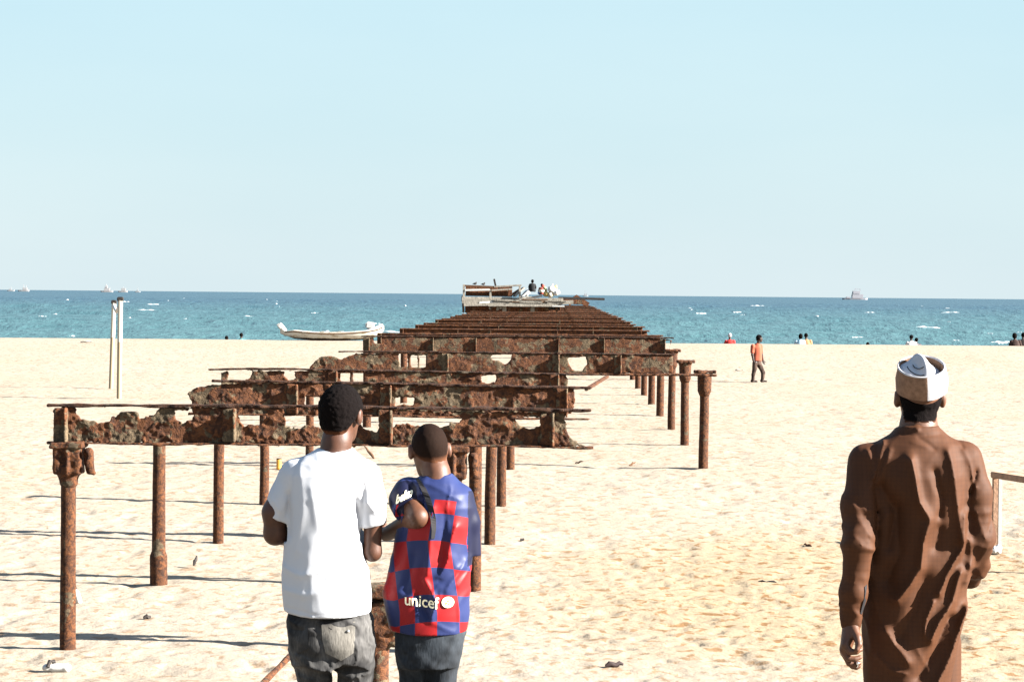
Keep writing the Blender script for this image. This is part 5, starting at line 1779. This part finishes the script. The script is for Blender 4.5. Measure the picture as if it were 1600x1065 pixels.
def ship(px, D, length_px, parts, label, tone=(.78, .74, .74), tilt=0):
    w = U(px, 455, D)
    S = FPX / D
    root = empty('cargo_ship', (w.x, D, SEAZ), label, 'ship', 'ships on the horizon')
    L = length_px / S
    tone = tuple(c * .27 for c in tone)
    mt = plain('hazed_ship_paint', tone, .6, .3, .08, .05, 0)  # distance haze is put into the pale colours of house and hull
    mh = plain('hazed_ship_hull', tuple(c * .82 for c in tone), .6, .3, .08, .05, 0)
    bm = bmesh.new(); rows = []
    hh = parts['hull'] / S
    for s, wd, sh in ((-.5, .3, 1.05), (-.42, .8, 1.0), (-.2, 1, .95), (.2, 1, .95), (.4, .75, 1.05), (.5, .08, 1.25)):
        b_ = L * .08 * wd
        rows.append([bm.verts.new((s * L, -b_, hh * sh)), bm.verts.new((s * L * .97, -b_ * .8, -2)), bm.verts.new((s * L * .97, b_ * .8, -2)), bm.verts.new((s * L, b_, hh * sh))])
    for A, B in zip(rows, rows[1:]):
        for k in range(4): bm.faces.new((A[k], B[k], B[(k + 1) % 4], A[(k + 1) % 4]))
    bm.faces.new(rows[0]); bm.faces.new(rows[-1][::-1])
    bmesh.ops.recalc_face_normals(bm, faces=bm.faces)
    me = bpy.data.meshes.new('hull'); bm.to_mesh(me); bm.free()
    link('hull', me, mh, root)
    for (x, wd, z0, z1) in parts['house']:
        MB().box((x / S, 0, (z0 + z1) / 2 / S), (wd / 2 / S, L * .06, (z1 - z0) / 2 / S), None, .5).build('deckhouse', mt, root)
    for (x0, z0, x1, z1, r) in parts['mast']:
        MB().bar((x0 / S, 0, z0 / S), (x1 / S, 0, z1 / S), r / S, r / S).build('mast', mt, root)
    return root


def build_ships():
    ship(1336, 4200, 40, dict(hull=2.2, house=[(4, 17, 2, 8.5), (2, 11, 8.5, 13.5), (-11, 6, 2, 4.5)],
                              mast=[(0, 12, 0, 17.5, .9), (7, 8, 8, 16.8, .9), (0, 16.5, 8, 16.3, .8), (-6, 3, -3, 15, .8), (11, 3, 13, 8, .8)]),
         'large pale ship with a tall gantry, alone on the right of the horizon', (.80, .78, .84))
    ship(37, 5200, 18, dict(hull=2.2, house=[(2, 7, 2, 6)], mast=[(0, 6, 0, 11, .7), (4, 6, 4, 10, .6)]), 'white ship at the far left of the horizon, taller of its pair', (.85, .83, .83))
    ship(17, 5400, 12, dict(hull=1.8, house=[(-1, 4, 1.6, 4)], mast=[(1, 3, 1, 7, .6)]), 'low white ship nearest the left edge of the horizon', (.85, .84, .85))
    ship(167, 5200, 20, dict(hull=2.4, house=[(0, 9, 2, 6.5), (-1, 4, 6.5, 10)], mast=[(-1, 9, -1, 13, .8), (5, 3, 5, 8, .6)]), 'white ship just above the left goal posts, tallest of the three there', (.86, .82, .82))
    ship(192, 5300, 15, dict(hull=2.2, house=[(1, 7, 2, 6.5)], mast=[(1, 5, 1, 9, .6)]), 'white ship directly right of the taller ship above the goal posts', (.86, .83, .82))
    ship(215, 5600, 9, dict(hull=1.6, house=[(0, 3, 1.4, 4)], mast=[(0, 3, 0, 8, .6)]), 'small faint ship, rightmost of the three above the goal posts', (.8, .82, .84))
    ship(915, 5600, 8, dict(hull=1.6, house=[(0, 4, 1.4, 4.5)], mast=[(-1, 3, -1, 9.5, .6), (2, 3, 2, 7, .5)]), 'tiny pale ship on the horizon just right of the platform', (.82, .85, .87))


def build_goals():
    m, nt, b = new_mat('two_tone_goal_paint'); t = NT(nt)
    v = t.coords('Object'); sp = t.n('ShaderNodeSeparateXYZ'); t.l(v, sp.inputs[0])
    nz = t.noise(v, 5, 4)
    up = t.math('GREATER_THAN', t.math('ADD', sp.outputs[2], t.math('MULTIPLY', nz, .15)), 1.55)
    t.l(t.mix(up, (.20, .155, .092), (.33, .305, .245)), b.inputs['Base Color']); b.inputs['Roughness'].default_value = .7
    pa = U(173, 613, 65.0); pb = U(186, 628, 59.0)
    za, zb = ground_z(pa.x, 65.0), ground_z(pb.x, 59.0)
    ta = U(178, 473, 65.0); tb = U(188, 468.5, 59.0)
    root = empty('football_goal', (pb.x, 59, zb), 'football goal seen end on, two thin tan and white poles left of the boat', 'goal')
    o_ = Vector((pb.x, 59, zb))
    MB().tube([Vector((pa.x, 65, za - .2)) - o_, ta - o_], .065, 12).build('goal_post', m, root)
    MB().tube([Vector((pb.x, 59, zb - .2)) - o_, tb - o_], .065, 12).build('goal_post', m, root)
    x0 = U(178, 478, 65.0) - o_; x1 = U(186, 479, 59.0) - o_
    MB().tube([x0, (x0 + x1) / 2 - Vector((0, 0, .15)), x1], .045, 10).build('crossbar', M_PAINTW, root)
    for q, w in ((ta, .075), (tb, .08)):
        MB().box(q - o_ + Vector((0, 0, .02)), (w, w * .8, .06), None, .02).build('post_cap', M_DARK, root)
    # low training goal at the right edge
    D = 27.6
    p = U(1556.5, 851, D); tp = U(1556, 745, D)
    g = ground_z(p.x, D)
    root = empty('small_goal', (p.x, D, g), 'low wooden training goal with lit post side painted white at the right edge', 'goal')
    hgt = tp.z - g
    MB().box((-.02, 0, hgt / 2 - .1), (.032, .04, hgt / 2 + .1), None, .006).build('goal_post', M_WOODP, root)
    MB().box((.034, .0, hgt / 2 - .1), (.022, .037, hgt / 2 + .085), None, .005).build('lit_side_strip', M_PAINTW, root)  # sunlit right side of the post, painted as a white strip
    e = U(1600, 748, D - 1.0)
    d = Vector((e.x - p.x, -1.0, e.z - g - hgt - .03)).normalized()
    MB().bar((-.04, 0, hgt + .03), Vector((0, 0, hgt + .03)) + d * 2.6, .085, .075, .008).build('crossbar', M_WOODP, root)
    q = Vector((0, 0, 0)) + d * 2.55
    MB().box((q.x, q.y, hgt / 2 - .15), (.025, .035, hgt / 2 + .14), None, .006).build('goal_post', M_WOODP, root)


def build_debris():
    def on(px, py, D0=None):
        # walk along the view ray to the sand
        lo, hi = 14.0, 130.0
        for D in np.arange(16.5, 105, .1):
            w = U(px, py, D)
            if w.z < ground_z(w.x, D): return Vector((w.x, D, ground_z(w.x, D)))
        return U(px, py, 60)

    def stick(px, py, L, ang, r, mat, label, name='driftwood_stick', tilt=0):
        p = on(px, py)
        f = MB()
        d = Vector((math.cos(ang), math.sin(ang), tilt)).normalized()
        pts = [p + d * L * (k / 5 - .5) + Vector((0, 0, r * .7 + max(0, tilt) * L * .4 + .01 * math.sin(k * 2.2 + px))) for k in range(6)]
        f.tube([q - p for q in pts], [r * .6, r, r * 1.1, r, r * .8, r * .4], 8, .15)
        o = f.build(name, mat); o.location = p
        tag(o, label, 'stick' if 'stick' in name else 'debris', 'litter on the sand')
    stick(305, 886, .11, 1.2, .018, M_DARK, 'short dark stick stuck up in the sand between two left columns', tilt=1.2)
    stick(1200, 911, .2, -.15, .018, M_DARK, 'dark flat stick alone on the open sand left of the man in brown')
    stick(960, 1041, .15, .35, .022, plain('dark_red_leaf', (.014, .006, .005), .8), 'dark reddish curled leaf at the bottom of the open sand', 'dry_leaf')
    stick(988, 728, .13, .5, .018, M_WOODB, 'little brown forked twig on pale sand below the right columns', tilt=.5)
    stick(905, 725, .16, -.5, .013, M_WOODB, 'thin brown twig right of the middle columns', tilt=.3)
    stick(577, 717, .34, 2.3, .022, M_WOODB, 'brown stick poking up just right of the white shirt shoulder', tilt=.7)
    stick(230, 966, .07, .6, .02, M_DARK, 'tiny dark chip on the sand between the front two left columns')
    stick(1155, 579, .3, .1, .035, M_WOODG, 'grey scrap lying in front of the striding man')
    stick(816, 846, .09, 1.2, .018, M_DARK, 'tiny dark chip on the sand right of the checked shirt')
    stick(1262, 853, .18, 2.0, .016, M_WOODB, 'small brown twig between the open sand and the brown kurta')
    stick(135, 535, .5, .0, .05, M_WOODG, 'grey driftwood scrap near the crest, left of the goal')
    stick(1040, 552, .5, .2, .04, M_WOODB, 'brown driftwood scrap near the crest, right of the pier')
    # leaning rusty bar at lower left
    a = U(459, 1018, 13.2); b = U(404, 1074, 12.6)
    dd = (b - a).normalized()
    end = b + dd * 1.0
    pts = [a + (end - a) * k / 14 for k in range(15)]
    o0 = pts[-1]
    o = MB().tube([p - o0 for p in pts], [.017 * (1 + .12 * math.sin(k * 1.9)) for k in range(15)], 10, .12).build('rusty_bar', M_RUSTC)
    o.location = o0
    tag(o, 'rusty iron bar slanting up out of the sand beside the grey jeans', 'iron bar')
    # plastic bottle by the front left column
    p = on(123, 943)
    root = empty('plastic_bottle', p, 'white plastic bottle with dark cap by the front left column', 'bottle')
    prof = [(0, .03), (.09, .033), (.12, .026), (.135, .013), (.15, .013)]
    b_ = lathe('bottle_body', prof, M_PAINTW, root, 14, .02, 3, .02)
    c_ = lathe('bottle_cap', [(.148, .017), (.175, .017)], M_DARK, root, 12, .01, 4, .01)
    root.rotation_euler = (R(18), R(-12), 0)
    # torn shoe like scrap at the lower left
    p = on(88, 1048)
    root = empty('torn_sandal', p, 'torn dark and white sandal lying at the lower left', 'sandal')
    f = Field((-.16, -.08, -.02), (.16, .08, .12), .008)
    f.cap((-.08, 0, .02), (.08, 0, .02), .03, .036, .01).disp(lambda x, y, z: .006 * vnoise(x * 30, y * 30, z * 30, 2))
    link('sole', f.mesh('sole'), M_PAINTW, root)
    MB().tube([(-.06, -.035, .03), (-.05, -.01, .075), (-.03, .03, .07), (-.02, .04, .03)], .016, 8).build('dark_band', M_DARK, root)
    # crumpled white bag at the foot of the small goal
    p = on(1553, 866)
    f = Field((-.16, -.12, -.05), (.16, .12, .16), .008)
    f.ell((0, 0, .04), (.085, .06, .05), .02).ell((.05, .01, .06), (.05, .04, .04), .03)
    f.disp(lambda x, y, z: .022 * fbm(x * 18, y * 18, z * 18, 9, 3))
    o = link('crumpled_bag', f.mesh('crumpled_bag'), M_PAINTW); o.location = p
    tag(o, 'crumpled white bag at the foot of the small goal', 'bag')
    # orange can behind the white shirt sleeve
    p = on(436, 733)
    root = empty('tin_can', p, 'small orange tin standing on the sand just left of the white shirt', 'can')
    lathe('can_body', [(0, .04), (.16, .042)], plain('orange_tin', (.55, .26, .04), .5), root, 14, .03, 5, .03)
    lathe('can_lid', [(.16, .043), (.175, .04)], M_DARK, root, 14, .01, 6, .02)


# ------------------------------------------------------------------ light and sky
SUN_DIR = Vector((3.95, -.80, 1.95)).normalized()
SUN_EL = math.asin(SUN_DIR.z)
SUN_AZ = math.atan2(SUN_DIR.x, SUN_DIR.y)


SKY_STRENGTH = 0.05
EXPOSURE = 3.0
SKY_HAZE = 0.95 / (SKY_STRENGTH * 2 ** EXPOSURE)


def build_light():
    sd = bpy.data.lights.new('sun', 'SUN'); sd.energy = 5.0; sd.angle = R(.5); sd.color = (1.0, .96, .89)
    so = bpy.data.objects.new('sun', sd); COL.objects.link(so)
    so.rotation_euler = SUN_DIR.to_track_quat('Z', 'Y').to_euler()
    so.location = (30, -10, 30)
    w = bpy.data.worlds.new('World'); scene.world = w; w.use_nodes = True
    nt = w.node_tree; t = NT(nt)
    bg = nt.nodes['Background']
    sky = t.n('ShaderNodeTexSky', sky_type='NISHITA')
    sky.sun_disc = False; sky.sun_elevation = SUN_EL; sky.sun_rotation = SUN_AZ
    sky.air_density = 1.0; sky.dust_density = 1.2; sky.ozone_density = 2.0; sky.altitude = 0
    tc = t.n('ShaderNodeTexCoord'); sp = t.n('ShaderNodeSeparateXYZ'); t.l(tc.outputs['Generated'], sp.inputs[0])
    # pale sea haze low over the horizon, thinning upwards
    hz = t.ramp(sp.outputs[2], [(0.0, (.76, .90, .95)), (.075, (.66, .86, .925)), (.15, (.575, .82, .90)), (.5, (.42, .70, .86))])
    fac = t.ramp(sp.outputs[2], [(0.0, g3(.97)), (.16, g3(.9)), (.5, g3(.35)), (1.0, g3(.1))])
    sc = t.n('ShaderNodeVectorMath', operation='SCALE'); sc.inputs['Scale'].default_value = SKY_HAZE
    hn = t.n('ShaderNodeTexNoise'); hn.inputs['Scale'].default_value = 3.0; hn.inputs['Detail'].default_value = 5.0
    hm = t.n('ShaderNodeMapping'); hm.inputs['Scale'].default_value = (1, 1, 4); t.l(tc.outputs['Generated'], hm.inputs['Vector']); t.l(hm.outputs[0], hn.inputs['Vector'])
    hz = t.mix(1.0, hz, t.ramp(hn.outputs['Fac'], [(.3, (.95, .97, .98)), (.7, (1.04, 1.02, 1.01))]), 'MULTIPLY')
    t.l(hz, sc.inputs[0])
    t.l(t.mix(fac, sky.outputs[0], sc.outputs[0]), bg.inputs['Color'])
    bg.inputs['Strength'].default_value = SKY_STRENGTH
    scene.view_settings.view_transform = 'Standard'
    scene.view_settings.look = 'None'
    scene.view_settings.exposure = EXPOSURE
    scene.view_settings.gamma = 1.0


build_light()
build_sand()
build_sea()
build_near_girders()
build_columns()
build_platform()
person_in_kurta()
person_in_white()
person_in_checks()
walking_man()
build_seated()
build_boat()
build_ships()
build_goals()
build_debris()
